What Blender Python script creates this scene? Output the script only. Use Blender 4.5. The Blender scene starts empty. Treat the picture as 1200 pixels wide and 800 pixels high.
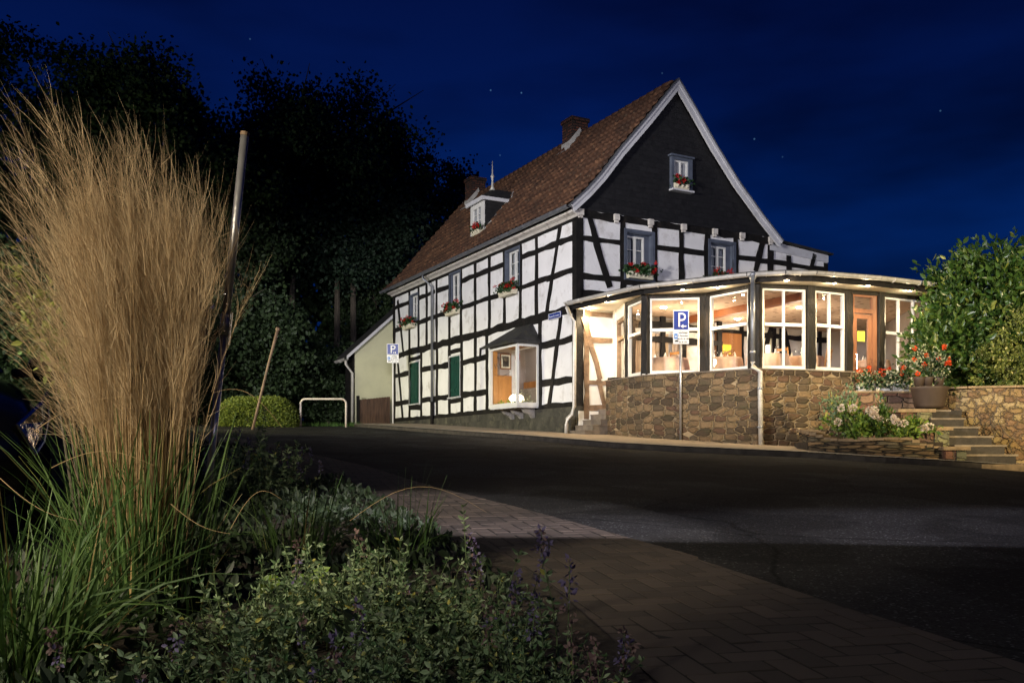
import bpy, math, random
import numpy as np
from mathutils import Vector, Matrix
random.seed(7); RNG = np.random.default_rng(11)
D = bpy.data; SC = bpy.context.scene; COL = SC.collection
R = math.radians

# ------------------------------------------------------------ camera
F, HZ, ZC = 1066.0, 531.0, 0.82          # focal length in pixels of a 1200 wide picture, horizon row, eye height
cam = D.objects.new('camera', D.cameras.new('camera')); COL.objects.link(cam); SC.camera = cam
cam.location = (0, 0, ZC); cam.rotation_euler = (R(90), 0, 0)
cam.data.sensor_width = 36; cam.data.lens = F / 1200 * 36; cam.data.shift_y = (HZ - 400) / 1200
cam.data.clip_start = 0.05; cam.data.clip_end = 600

# ------------------------------------------------------------ world: blue hour sky with a few stars
W = D.worlds.new('World'); SC.world = W; W.use_nodes = True
nt = W.node_tree; nt.nodes.clear()
def wn(t, **k):
    n = nt.nodes.new(t)
    for a, b in k.items(): setattr(n, a, b)
    return n
out = wn('ShaderNodeOutputWorld'); bg = wn('ShaderNodeBackground'); tc = wn('ShaderNodeTexCoord')
sx = wn('ShaderNodeSeparateXYZ'); nt.links.new(tc.outputs['Generated'], sx.inputs[0])
rp = wn('ShaderNodeValToRGB'); nt.links.new(sx.outputs['Z'], rp.inputs[0])
e = rp.color_ramp.elements
e[0].position = 0.0; e[0].color = (0.0015, 0.0045, 0.030, 1)
e[1].position = 0.8; e[1].color = (0.0008, 0.0020, 0.020, 1)
for p_, c_ in ((0.16, (0.0008, 0.0125, 0.078, 1)), (0.26, (0.0005, 0.0120, 0.088, 1)), (0.36, (0.0006, 0.0062, 0.054, 1)), (0.50, (0.0006, 0.0032, 0.032, 1))):
    q = e.new(p_); q.color = c_
mp = wn('ShaderNodeMapping'); mp.inputs['Scale'].default_value = (1.6, 1.6, 5.5)
nz = wn('ShaderNodeTexNoise'); nz.inputs['Scale'].default_value = 1.6; nz.inputs['Detail'].default_value = 4
nt.links.new(tc.outputs['Generated'], mp.inputs[0]); nt.links.new(mp.outputs[0], nz.inputs[0])
mr = wn('ShaderNodeMapRange'); mr.inputs[1].default_value = .35; mr.inputs[2].default_value = .68; mr.inputs[3].default_value = 1.35; mr.inputs[4].default_value = .38
nt.links.new(nz.outputs['Fac'], mr.inputs[0])
mul = wn('ShaderNodeVectorMath', operation='SCALE'); nt.links.new(rp.outputs[0], mul.inputs[0]); nt.links.new(mr.outputs[0], mul.inputs['Scale'])
last = mul.outputs[0]
for (u, v, s) in ((575, 106, 1), (611, 109, 1.3), (586, 182, .5), (1102, 130, .8), (884, 163, .9), (917, 184, .4), (293, 46, .5), (776, 86, .4)):
    d = Vector(((u - 600) / F, 1, (HZ - v) / F)).normalized()
    dp = wn('ShaderNodeVectorMath', operation='DOT_PRODUCT'); dp.inputs[1].default_value = d; nt.links.new(tc.outputs['Generated'], dp.inputs[0])
    m2 = wn('ShaderNodeMapRange'); m2.inputs[1].default_value = 1 - 6e-7; m2.inputs[2].default_value = 1 - 1e-7; m2.inputs[4].default_value = .16 * s
    nt.links.new(dp.outputs['Value'], m2.inputs[0])
    sc_ = wn('ShaderNodeVectorMath', operation='SCALE'); sc_.inputs[0].default_value = (.25, .6, 1); nt.links.new(m2.outputs[0], sc_.inputs['Scale'])
    ad = wn('ShaderNodeVectorMath', operation='ADD'); nt.links.new(last, ad.inputs[0]); nt.links.new(sc_.outputs[0], ad.inputs[1]); last = ad.outputs[0]
nt.links.new(last, bg.inputs[0]); bg.inputs[1].default_value = 1.0; nt.links.new(bg.outputs[0], out.inputs[0])

# ------------------------------------------------------------ lights beyond the frame: street lamps, and spots added to brighten single areas
def spot(name, loc, target, power, color, half_v, half_h, blend=.4, r=.12):
    l = D.lights.new(name, 'SPOT'); l.energy = power; l.color = color; l.spot_blend = blend; l.shadow_soft_size = r
    o = D.objects.new(name, l); COL.objects.link(o); o.location = loc
    d = Vector(target) - Vector(loc); o.rotation_euler = d.to_track_quat('-Z', 'Y').to_euler()
    hm = max(half_v, half_h); l.spot_size = R(2 * hm)
    o.scale = (math.tan(R(half_h)) / math.tan(R(hm)), math.tan(R(half_v)) / math.tan(R(hm)), 1)
    return o
def point(name, loc, power, color, r=.1):
    l = D.lights.new(name, 'POINT'); l.energy = power; l.color = color; l.shadow_soft_size = r
    o = D.objects.new(name, l); COL.objects.link(o); o.location = loc; return o
spot('street_light_facade', (-15, 1, 6.0), (3.5, 28, 5.4), 31000, (1, .96, .93), 11.0, 42, .22, 1.5)
spot('street_light_gable', (2, -14, 6.0), (6, 25, 6.5), 16500, (.88, .86, 1), 8.5, 24, .5, 1.2)
spot('street_light_lane', (-16, 24, 5.0), (-5.2, 31.5, 1.3), 4600, (1, .92, .47), 22, 48, .7, .2)
spot('fill_spot_trees', (-22, 20, 4.0), (-12, 46, 9), 2000, (.9, 1, .6), 40, 50, .8, .3)  # fill spot added to lift the dark tree crowns
spot('street_light_crossing', (10, -12.5, 6.0), (4.9, 6.4, 0.2), 21000, (.92, .86, 1), 2.0, 23.5, .5, .04)
spot('fill_spot_pavement', (6, -12.5, 6.0), (-.15, 6.35, 0.3), 27000, (1, .92, .88), 2.1, 4.6, .4, .04)  # extra spot added so the bright band also covers the brick pavement
spot('fill_spot_grass', (-4.6, -1.2, 3.1), (-1.5, 3.4, 1.2), 2400, (1, .86, .60), 20, 16, .8, .25)  # separate spot added to light the tall grass and the car front
spot('fill_spot_near', (-2.6, -1.3, 2.6), (-.3, 2.9, 0.0), 310, (1, .96, .82), 28, 42, .9, .15)  # faint spot added to brighten the near paving and bed
spot('street_light_garden', (13.5, 5.5, 4.5), (10.6, 20, 2.6), 12500, (1, .78, .40), 13, 24, .5, .12)
SC.view_settings.view_transform = 'Standard'; SC.view_settings.look = 'None'; SC.view_settings.exposure = 0; SC.view_settings.gamma = 1
try:
    SC.cycles.use_denoising = True; SC.cycles.denoiser = 'OPENIMAGEDENOISE'
    SC.cycles.max_bounces = 6; SC.cycles.transparent_max_bounces = 24; SC.cycles.sample_clamp_indirect = 3
    SC.cycles.caustics_reflective = False; SC.cycles.caustics_refractive = False
except Exception: pass

# ------------------------------------------------------------ helpers: materials
def mat(name, color, rough=.8, var=.25, scale=6, bump=0, bscale=30, metal=0, emit=None, es=0, spec=.5, dirt=None, dscale=3, damt=.5, stretch=(1, 1, 1)):
    m = D.materials.new(name); m.use_nodes = True; t = m.node_tree; b = t.nodes['Principled BSDF']
    b.inputs['Roughness'].default_value = rough; b.inputs['Metallic'].default_value = metal; b.inputs['Specular IOR Level'].default_value = spec
    c = t.nodes.new('ShaderNodeTexCoord'); mp = t.nodes.new('ShaderNodeMapping'); mp.inputs['Scale'].default_value = stretch
    t.links.new(c.outputs['Object'], mp.inputs[0])
    n = t.nodes.new('ShaderNodeTexNoise'); n.inputs['Scale'].default_value = scale; n.inputs['Detail'].default_value = 6; t.links.new(mp.outputs[0], n.inputs[0])
    r = t.nodes.new('ShaderNodeValToRGB'); t.links.new(n.outputs['Fac'], r.inputs[0])
    lo = tuple(x * (1 - var) for x in color); hi = tuple(min(1, x * (1 + var)) for x in color)
    r.color_ramp.elements[0].position = .3; r.color_ramp.elements[1].position = .7
    r.color_ramp.elements[0].color = (*lo, 1); r.color_ramp.elements[1].color = (*hi, 1)
    last = r.outputs[0]
    if dirt:
        n2 = t.nodes.new('ShaderNodeTexNoise'); n2.inputs['Scale'].default_value = dscale; n2.inputs['Detail'].default_value = 10; n2.inputs['Roughness'].default_value = .7
        t.links.new(mp.outputs[0], n2.inputs[0])
        r2 = t.nodes.new('ShaderNodeMapRange'); r2.inputs[1].default_value = .53; r2.inputs[2].default_value = .72; r2.inputs[4].default_value = damt; t.links.new(n2.outputs['Fac'], r2.inputs[0])
        mx = t.nodes.new('ShaderNodeMixRGB'); mx.inputs[2].default_value = (*dirt, 1); t.links.new(r2.outputs[0], mx.inputs[0]); t.links.new(last, mx.inputs[1]); last = mx.outputs[0]
    t.links.new(last, b.inputs['Base Color'])
    if bump:
        n3 = t.nodes.new('ShaderNodeTexNoise'); n3.inputs['Scale'].default_value = bscale; n3.inputs['Detail'].default_value = 5; t.links.new(mp.outputs[0], n3.inputs[0])
        bp = t.nodes.new('ShaderNodeBump'); bp.inputs['Strength'].default_value = bump; bp.inputs['Distance'].default_value = .02
        t.links.new(n3.outputs['Fac'], bp.inputs['Height']); t.links.new(bp.outputs[0], b.inputs['Normal'])
    if emit: b.inputs['Emission Color'].default_value = (*emit, 1); b.inputs['Emission Strength'].default_value = es
    m['_last'] = 0
    return m

def leafmat(name, c1, c2, rough=.5, trans=.25, c3=None):
    """per-leaf colour variation from a random-per-island value"""
    m = D.materials.new(name); m.use_nodes = True; t = m.node_tree; b = t.nodes['Principled BSDF']
    g = t.nodes.new('ShaderNodeNewGeometry'); r = t.nodes.new('ShaderNodeValToRGB'); t.links.new(g.outputs['Random Per Island'], r.inputs[0])
    r.color_ramp.elements[0].color = (*c1, 1); r.color_ramp.elements[1].color = (*c2, 1)
    if c3: q = r.color_ramp.elements.new(.9); q.color = (*c2, 1); r.color_ramp.elements[2].color = (*c3, 1)
    t.links.new(r.outputs[0], b.inputs['Base Color']); b.inputs['Roughness'].default_value = rough
    tr = t.nodes.new('ShaderNodeBsdfTranslucent'); t.links.new(r.outputs[0], tr.inputs[0])
    mx = t.nodes.new('ShaderNodeMixShader'); mx.inputs[0].default_value = trans
    o = t.nodes['Material Output']; t.links.new(b.outputs[0], mx.inputs[1]); t.links.new(tr.outputs[0], mx.inputs[2]); t.links.new(mx.outputs[0], o.inputs[0])
    return m

def glassmat(name, tint=(.93, .95, .95), f=1.5, rough=.0):
    m = D.materials.new(name); m.use_nodes = True; t = m.node_tree; t.nodes.remove(t.nodes['Principled BSDF'])
    fr = t.nodes.new('ShaderNodeLayerWeight'); fr.inputs[0].default_value = .5; pw = t.nodes.new('ShaderNodeMath'); pw.operation = 'POWER'; pw.inputs[1].default_value = 5; t.links.new(fr.outputs['Facing'], pw.inputs[0])
    ma = t.nodes.new('ShaderNodeMath'); ma.operation = 'MULTIPLY_ADD'; ma.inputs[1].default_value = .9; ma.inputs[2].default_value = .05; t.links.new(pw.outputs[0], ma.inputs[0])
    a = t.nodes.new('ShaderNodeBsdfTransparent'); a.inputs[0].default_value = (*tint, 1)
    g = t.nodes.new('ShaderNodeBsdfGlossy'); g.inputs['Roughness'].default_value = rough
    mx = t.nodes.new('ShaderNodeMixShader'); t.links.new(ma.outputs[0], mx.inputs[0]); t.links.new(a.outputs[0], mx.inputs[1]); t.links.new(g.outputs[0], mx.inputs[2])
    t.links.new(mx.outputs[0], t.nodes['Material Output'].inputs[0]); return m

def stonemat(name, sc=(3.3, 3.2, 7.0), cols=((.065, .043, .024), (.165, .105, .052), (.105, .073, .042), (.22, .145, .075), (.12, .066, .038)), mortar=(.38, .28, .165), mw=.075, moss=(.045, .055, .018), rnd=.72, warp=.07, mossamt=.5):
    m = D.materials.new(name); m.use_nodes = True; t = m.node_tree; b = t.nodes['Principled BSDF']; b.inputs['Roughness'].default_value = .85
    N = t.nodes.new; L = t.links.new
    c = N('ShaderNodeUVMap'); mp = N('ShaderNodeMapping'); mp.inputs['Scale'].default_value = (sc[0], sc[2], 1); L(c.outputs[0], mp.inputs[0])
    wn_ = N('ShaderNodeTexNoise'); wn_.inputs['Scale'].default_value = 2.4; wn_.inputs['Detail'].default_value = 3; L(mp.outputs[0], wn_.inputs[0])
    sc1 = N('ShaderNodeVectorMath'); sc1.operation = 'SCALE'; sc1.inputs['Scale'].default_value = warp * 3; L(wn_.outputs['Color'], sc1.inputs[0])
    ad = N('ShaderNodeVectorMath'); ad.operation = 'ADD'; L(mp.outputs[0], ad.inputs[0]); L(sc1.outputs[0], ad.inputs[1])
    v1 = N('ShaderNodeTexVoronoi'); v1.feature = 'F1'; v1.voronoi_dimensions = '2D'; v1.distance = 'CHEBYCHEV'; v1.inputs['Scale'].default_value = 1; v1.inputs['Randomness'].default_value = rnd; L(ad.outputs[0], v1.inputs['Vector'])
    v2 = N('ShaderNodeTexVoronoi'); v2.feature = 'F2'; v2.voronoi_dimensions = '2D'; v2.distance = 'CHEBYCHEV'; v2.inputs['Scale'].default_value = 1; v2.inputs['Randomness'].default_value = rnd; L(ad.outputs[0], v2.inputs['Vector'])
    df = N('ShaderNodeMath'); df.operation = 'SUBTRACT'; L(v2.outputs['Distance'], df.inputs[0]); L(v1.outputs['Distance'], df.inputs[1])
    sep = N('ShaderNodeSeparateColor'); L(v1.outputs['Color'], sep.inputs[0])
    r = N('ShaderNodeValToRGB'); r.color_ramp.interpolation = 'CONSTANT'; L(sep.outputs[0], r.inputs[0])
    el = r.color_ramp.elements; el[0].color = (*cols[0], 1); el[1].position = .8; el[1].color = (*cols[-1], 1)
    for i in range(1, len(cols) - 1): q = el.new(i / len(cols)); q.color = (*cols[i], 1)
    # surface mottling
    n2 = N('ShaderNodeTexNoise'); n2.inputs['Scale'].default_value = 5; n2.inputs['Detail'].default_value = 8; n2.inputs['Roughness'].default_value = .7; L(mp.outputs[0], n2.inputs[0])
    mr = N('ShaderNodeMapRange'); mr.inputs[1].default_value = .3; mr.inputs[2].default_value = .7; mr.inputs[3].default_value = .55; mr.inputs[4].default_value = 1.45; L(n2.outputs['Fac'], mr.inputs[0])
    s2 = N('ShaderNodeVectorMath'); s2.operation = 'SCALE'; L(r.outputs[0], s2.inputs[0]); L(mr.outputs[0], s2.inputs['Scale'])
    mm = N('ShaderNodeMapRange'); mm.inputs[1].default_value = mw * .6; mm.inputs[2].default_value = mw * 1.6; L(df.outputs[0], mm.inputs[0])
    mx = N('ShaderNodeMixRGB'); mx.inputs[1].default_value = (*mortar, 1); L(mm.outputs[0], mx.inputs[0]); L(s2.outputs[0], mx.inputs[2])
    # moss towards damp spots
    n3 = N('ShaderNodeTexNoise'); n3.inputs['Scale'].default_value = .8; n3.inputs['Detail'].default_value = 6; L(mp.outputs[0], n3.inputs[0])
    m3 = N('ShaderNodeMapRange'); m3.inputs[1].default_value = .5; m3.inputs[2].default_value = .75; m3.inputs[4].default_value = mossamt; L(n3.outputs['Fac'], m3.inputs[0])
    mx2 = N('ShaderNodeMixRGB'); mx2.inputs[2].default_value = (*moss, 1); L(m3.outputs[0], mx2.inputs[0]); L(mx.outputs[0], mx2.inputs[1]); L(mx2.outputs[0], b.inputs['Base Color'])
    m4 = N('ShaderNodeMapRange'); m4.inputs[1].default_value = 0; m4.inputs[2].default_value = mw * 3; L(df.outputs[0], m4.inputs[0])
    sm = N('ShaderNodeMath'); sm.operation = 'MULTIPLY_ADD'; sm.inputs[1].default_value = .35; L(n2.outputs['Fac'], sm.inputs[0]); L(m4.outputs[0], sm.inputs[2])
    sp = N('ShaderNodeMath'); sp.operation = 'MULTIPLY_ADD'; sp.inputs[1].default_value = .5; L(sep.outputs[1], sp.inputs[0]); L(sm.outputs[0], sp.inputs[2])
    bp = N('ShaderNodeBump'); bp.inputs['Strength'].default_value = 1.0; bp.inputs['Distance'].default_value = .055; L(sp.outputs[0], bp.inputs['Height']); L(bp.outputs[0], b.inputs['Normal'])
    return m

def brickmat(name, c1, c2, mortar, w, h, ms=.012, offset=.5, bump=.6, rough=.85, noise=.35, smooth=.1, bias=0, usecol=True):
    """brick pattern on the UV map, which is laid out in metres"""
    m = D.materials.new(name); m.use_nodes = True; t = m.node_tree; b = t.nodes['Principled BSDF']; b.inputs['Roughness'].default_value = rough
    N = t.nodes.new; L = t.links.new
    c = N('ShaderNodeUVMap'); wv = N('ShaderNodeTexNoise'); wv.inputs['Scale'].default_value = 4; L(c.outputs[0], wv.inputs[0])
    s0 = N('ShaderNodeVectorMath'); s0.operation = 'SCALE'; s0.inputs['Scale'].default_value = .012; L(wv.outputs['Color'], s0.inputs[0])
    a0 = N('ShaderNodeVectorMath'); a0.operation = 'ADD'; L(c.outputs[0], a0.inputs[0]); L(s0.outputs[0], a0.inputs[1])
    k = N('ShaderNodeTexBrick'); L(a0.outputs[0], k.inputs['Vector']); k.offset = offset
    k.inputs['Color1'].default_value = (*c1, 1); k.inputs['Color2'].default_value = (*c2, 1); k.inputs['Mortar'].default_value = (*mortar, 1)
    k.inputs['Scale'].default_value = 1; k.inputs['Brick Width'].default_value = w; k.inputs['Row Height'].default_value = h; k.inputs['Mortar Size'].default_value = ms; k.inputs['Mortar Smooth'].default_value = smooth; k.inputs['Bias'].default_value = bias
    n = N('ShaderNodeTexNoise'); n.inputs['Scale'].default_value = 9; n.inputs['Detail'].default_value = 8; L(c.outputs[0], n.inputs[0])
    mr = N('ShaderNodeMapRange'); mr.inputs[1].default_value = .3; mr.inputs[2].default_value = .7; mr.inputs[3].default_value = 1 - noise; mr.inputs[4].default_value = 1 + noise; L(n.outputs['Fac'], mr.inputs[0])
    s = N('ShaderNodeVectorMath'); s.operation = 'SCALE'; L(k.outputs['Color'], s.inputs[0]); L(mr.outputs[0], s.inputs['Scale']); L(s.outputs[0], b.inputs['Base Color'])
    nf = N('ShaderNodeTexNoise'); nf.inputs['Scale'].default_value = 90; L(c.outputs[0], nf.inputs[0])
    ma = N('ShaderNodeMath'); ma.operation = 'MULTIPLY_ADD'; ma.inputs[1].default_value = .25; L(nf.outputs['Fac'], ma.inputs[0])
    iv = N('ShaderNodeMath'); iv.operation = 'SUBTRACT'; iv.inputs[0].default_value = 1; L(k.outputs['Fac'], iv.inputs[1]); L(iv.outputs[0], ma.inputs[2])
    bp = N('ShaderNodeBump'); bp.inputs['Strength'].default_value = bump; bp.inputs['Distance'].default_value = .01; L(ma.outputs[0], bp.inputs['Height']); L(bp.outputs[0], b.inputs['Normal'])
    return m

M = {}
M['plaster'] = mat('old_plaster', (.78, .77, .77), .9, .06, 2, .35, 14, dirt=(.20, .15, .10), dscale=2.2, damt=.48)
M['plaster_warm'] = mat('porch_plaster', (.78, .76, .70), .9, .05, 2, .2, 14)
M['render_wall'] = mat('annex_render', (.55, .54, .36), .95, .12, 1.2, .3, 40, dirt=(.22, .21, .15), dscale=1.2, damt=.4)
M['timber'] = mat('black_timber', (.0085, .0075, .007), .75, .5, 5, .8, 20, dirt=(.035, .024, .017), dscale=5, damt=.5, spec=.25)
M['post'] = mat('weathered_post', (.009, .007, .005), .5, .6, 4, 1.0, 22, spec=.25, dirt=(.07, .045, .028), dscale=6, damt=.6, stretch=(3, 3, .4))
M['porch_timber'] = mat('brown_timber', (.20, .13, .08), .7, .4, 5, .6, 16, dirt=(.08, .05, .03), dscale=6, damt=.6)
M['slate_dark'] = None
M['board'] = mat('white_bargeboard', (.58, .58, .60), .6, .08, 3, .2, 20, dirt=(.30, .28, .25), dscale=4, damt=.4)
M['cornice'] = mat('peeling_cornice', (.62, .58, .53), .8, .1, 3, .4, 20, dirt=(.12, .075, .05), dscale=4.5, damt=.95)
M['zinc'] = mat('zinc', (.24, .25, .27), .45, .2, 6, .1, 20, metal=.6)
M['zinc_light'] = mat('painted_zinc', (.52, .50, .46), .45, .15, 6, .1, 20, metal=.2, dirt=(.25, .22, .18), dscale=5, damt=.6)
M['window_white'] = mat('white_window_paint', (.68, .67, .64), .45, .05, 5, .1, 30)
M['surround'] = mat('grey_blue_surround', (.085, .10, .135), .6, .2, 6, .2, 20)
M['pane_dark'] = None
M['glass'] = glassmat('window_glass')
M['wood_beam'] = mat('orange_brown_beam', (.30, .105, .035), .5, .2, 4)
M['curtain'] = mat('net_curtain', (.30, .31, .33), .9, .35, 9, 0, stretch=(6, 6, .4))
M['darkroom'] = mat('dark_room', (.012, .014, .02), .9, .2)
M['surround_pale'] = mat('weathered_bracket_stone', (.26, .24, .23), .8, .2, 5, .4, 20)
M['shutter'] = mat('green_shutter', (.005, .050, .034), .5, .25, 6, .2, 20, dirt=(.02, .05, .04), dscale=5)
M['plinth'] = mat('mossy_plinth', (.045, .042, .032), .9, .5, 3, 1.0, 12, dirt=(.14, .13, .085), dscale=2.5, damt=.8)
M['concrete'] = mat('old_concrete', (.20, .16, .12), .9, .3, 4, .8, 25, dirt=(.09, .08, .06), dscale=5, damt=.7)
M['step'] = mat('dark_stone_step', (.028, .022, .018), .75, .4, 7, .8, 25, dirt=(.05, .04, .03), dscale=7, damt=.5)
M['capstone'] = mat('sandstone_cap', (.27, .19, .11), .85, .35, 7, .9, 20, dirt=(.12, .10, .05), dscale=5, damt=.6)
M['stone'] = stonemat('rubble_stone')
M['stone_red'] = stonemat('red_rubble_stone', (3.0, 3, 6.5), ((.17, .08, .05), (.24, .12, .07), (.12, .07, .05), (.28, .17, .10), (.19, .12, .08)), (.20, .14, .09), .05, mossamt=.35)
M['stone_green'] = stonemat('green_sandstone', (4.5, 3, 8), ((.16, .15, .08), (.20, .19, .10), (.13, .13, .08), (.22, .19, .11)), (.26, .24, .15), .06, mossamt=.5)
M['stone_dry'] = stonemat('dry_stacked_stone', (2.6, 3, 17), ((.13, .085, .045), (.22, .15, .07), (.16, .13, .08), (.30, .19, .09), (.10, .07, .04)), (.02, .016, .012), .09, rnd=.95, warp=.22, mossamt=.45)
M['stone_right'] = stonemat('rough_garden_stone', (4.6, 3, 6.6), ((.26, .17, .08), (.30, .22, .11), (.18, .11, .06), (.36, .27, .15), (.22, .13, .07)), (.23, .16, .10), .10, rnd=1, warp=.3, moss=(.16, .14, .04), mossamt=.5)
M['brick'] = brickmat('chimney_brick', (.13, .045, .025), (.035, .022, .018), (.012, .011, .010), .23, .09, .014, bump=1)
M['slate_dark'] = brickmat('gable_slate', (.0075, .0073, .008), (.0125, .012, .013), (.0035, .0035, .004), .22, .15, .006, bump=.8, rough=.6, noise=.4)
M['paver'] = brickmat('pavement_brick', (.12, .085, .066), (.078, .058, .048), (.012, .010, .009), .21, .105, .0075, bump=1.0, rough=.8, noise=.4)
M['cream_pot'] = mat('cream_flower_trough', (.62, .57, .43), .6, .1, 6, .2)
M['leaf_ger'] = leafmat('geranium_leaf', (.012, .035, .010), (.030, .085, .020))
M['red'] = leafmat('red_petal', (.35, .004, .006), (.70, .012, .010), .6)
M['orange'] = leafmat('orange_petal', (.60, .05, .01), (.85, .12, .015), .6)
M['white_fl'] = leafmat('pale_leaf', (.22, .28, .12), (.66, .64, .46), .6)
M['kerb_face_shade'] = mat('shaded_kerb_face', (.05, .042, .035), .9, .4, 6, .6, 25)  # shadow on the kerb's upright face, put in as a darker colour
M['metal_pole'] = mat('galvanised_pole', (.42, .42, .44), .38, .15, 8, .15, 30, metal=.75, dirt=(.14, .12, .10), dscale=6, damt=.5)
M['sign_blue'] = mat('sign_blue', (.002, .022, .22), .35, .03)
M['sign_white'] = mat('sign_white', (.74, .73, .72), .4, .04, 6)
M['black'] = mat('black_print', (.02, .02, .02), .5, .05)
M['car_paint'] = mat('dark_car_paint', (.004, .004, .005), .15, .1, 3, metal=0, spec=.4)
M['rubber'] = mat('rubber', (.012, .012, .012), .8, .2)
M['chrome'] = mat('chrome', (.6, .6, .62), .12, .05, metal=1)
M['head_glass'] = mat('headlight_lens', (.5, .42, .34), .1, .3, 20, 1.0, 12, metal=.9)
M['wood_fence'] = mat('brown_fence_board', (.085, .045, .025), .7, .4, 5, .5, 20, stretch=(3, 3, .4))
M['hoop'] = mat('red_white_hoop', (.62, .55, .48), .5, .1, 4, dirt=(.40, .09, .04), dscale=2.2, damt=.9)
M['wood_light'] = mat('light_pine', (.52, .24, .07), .5, .2, 5, stretch=(1, 1, .3))
M['wood_brown'] = mat('brown_door_wood', (.24, .10, .035), .5, .25, 4, stretch=(1, 1, .3))
M['door_wood'] = mat('reddish_door_wood', (.24, .105, .055), .45, .15, 5, stretch=(4, 4, .5))
M['cloth'] = mat('pink_tablecloth', (.62, .42, .33), .9, .25, 3, dirt=(.75, .62, .50), dscale=5, damt=.7)
M['candle'] = mat('lit_table_lamp', (.9, .85, .75), .5, .02, emit=(1, .82, .55), es=1.2)
M['ceil'] = None
M['interior_wall'] = mat('room_wall', (.34, .29, .26), .9, .08, 2)
M['floor_in'] = mat('room_floor', (.16, .09, .05), .6, .2, 3)
M['drape0'] = mat('grey_brown_curtain', (.34, .30, .25), .9, .2, 8, stretch=(5, 5, .4))
M['yellow_note'] = mat('yellow_paper', (.62, .56, .06), .7, .05)
M['lamp_glow'] = mat('lit_spot_lens', (1, .9, .7), .4, 0, emit=(1, .80, .46), es=60)
M['shade_glow'] = mat('lit_lamp_shade', (1, .9, .75), .5, 0, emit=(1, .83, .60), es=5)
M['soil'] = mat('garden_soil', (.030, .021, .014), .95, .5, 6, 1, 20)
M['bark'] = mat('tree_bark', (.085, .070, .052), .9, .4, 4, 1, 9, stretch=(3, 3, .5))
M['stem'] = mat('green_stem', (.06, .09, .03), .8, .3, 10)
M['stem_dry'] = leafmat('dry_grass_stem', (.30, .20, .10), (.50, .36, .20), .8, .35)
M['plume'] = leafmat('feathery_plume', (.32, .23, .135), (.68, .53, .35), .9, .5)
M['blade'] = leafmat('grass_blade', (.035, .085, .018), (.085, .15, .035), .6, .3, (.35, .24, .10))
M['catmint'] = leafmat('grey_green_leaf', (.06, .13, .045), (.30, .38, .22), .6, .25, (.42, .38, .08))
M['lilac'] = leafmat('lilac_floret', (.12, .085, .20), (.26, .22, .38), .7, .3)
M['floret_dry'] = leafmat('faded_calyx', (.16, .09, .10), (.26, .18, .16), .8, .3)
M['tree_leaf'] = leafmat('dark_tree_leaf', (.020, .040, .014), (.050, .085, .028), .6, .2)
M['tree_leaf2'] = leafmat('blue_green_tree_leaf', (.022, .045, .024), (.045, .085, .045), .6, .2)
M['laurel'] = leafmat('laurel_leaf', (.022, .065, .012), (.075, .13, .025), .35, .15, (.22, .24, .05))
M['box_leaf'] = leafmat('box_leaf', (.060, .080, .014), (.21, .25, .05), .5, .15, (.60, .54, .24))
M['hedge_leaf'] = leafmat('hedge_leaf', (.06, .10, .015), (.24, .28, .04), .6, .25)
M['branch_leaf'] = leafmat('yellow_green_branch_leaf', (.07, .11, .02), (.30, .34, .08), .5, .3)  # leaf colour from dark green to yellow-green, varied per leaf
M['cover_leaf'] = leafmat('dark_cover_leaf', (.008, .016, .007), (.024, .045, .016), .6, .2)
M['yellow_leaf'] = leafmat('yellow_green_leaf', (.16, .26, .03), (.38, .45, .07), .5, .35)
M['grass'] = leafmat('lawn_blade', (.05, .12, .02), (.12, .24, .04), .7, .3)
M['hydr_leaf'] = leafmat('hydrangea_leaf', (.045, .11, .015), (.22, .32, .05), .5, .25, (.42, .42, .12))
M['hydr'] = leafmat('pale_hydrangea_floret', (.60, .46, .42), (.80, .76, .66), .7, .3)
M['pot'] = mat('brown_tub', (.060, .040, .028), .6, .15, 4)
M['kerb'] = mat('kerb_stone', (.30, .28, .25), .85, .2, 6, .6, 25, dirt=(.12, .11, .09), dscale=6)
M['mossroof'] = mat('mossy_slate', (.022, .021, .021), .7, .4, 6, 1.0, 16, dirt=(.07, .07, .03), dscale=4, damt=.8)

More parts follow.
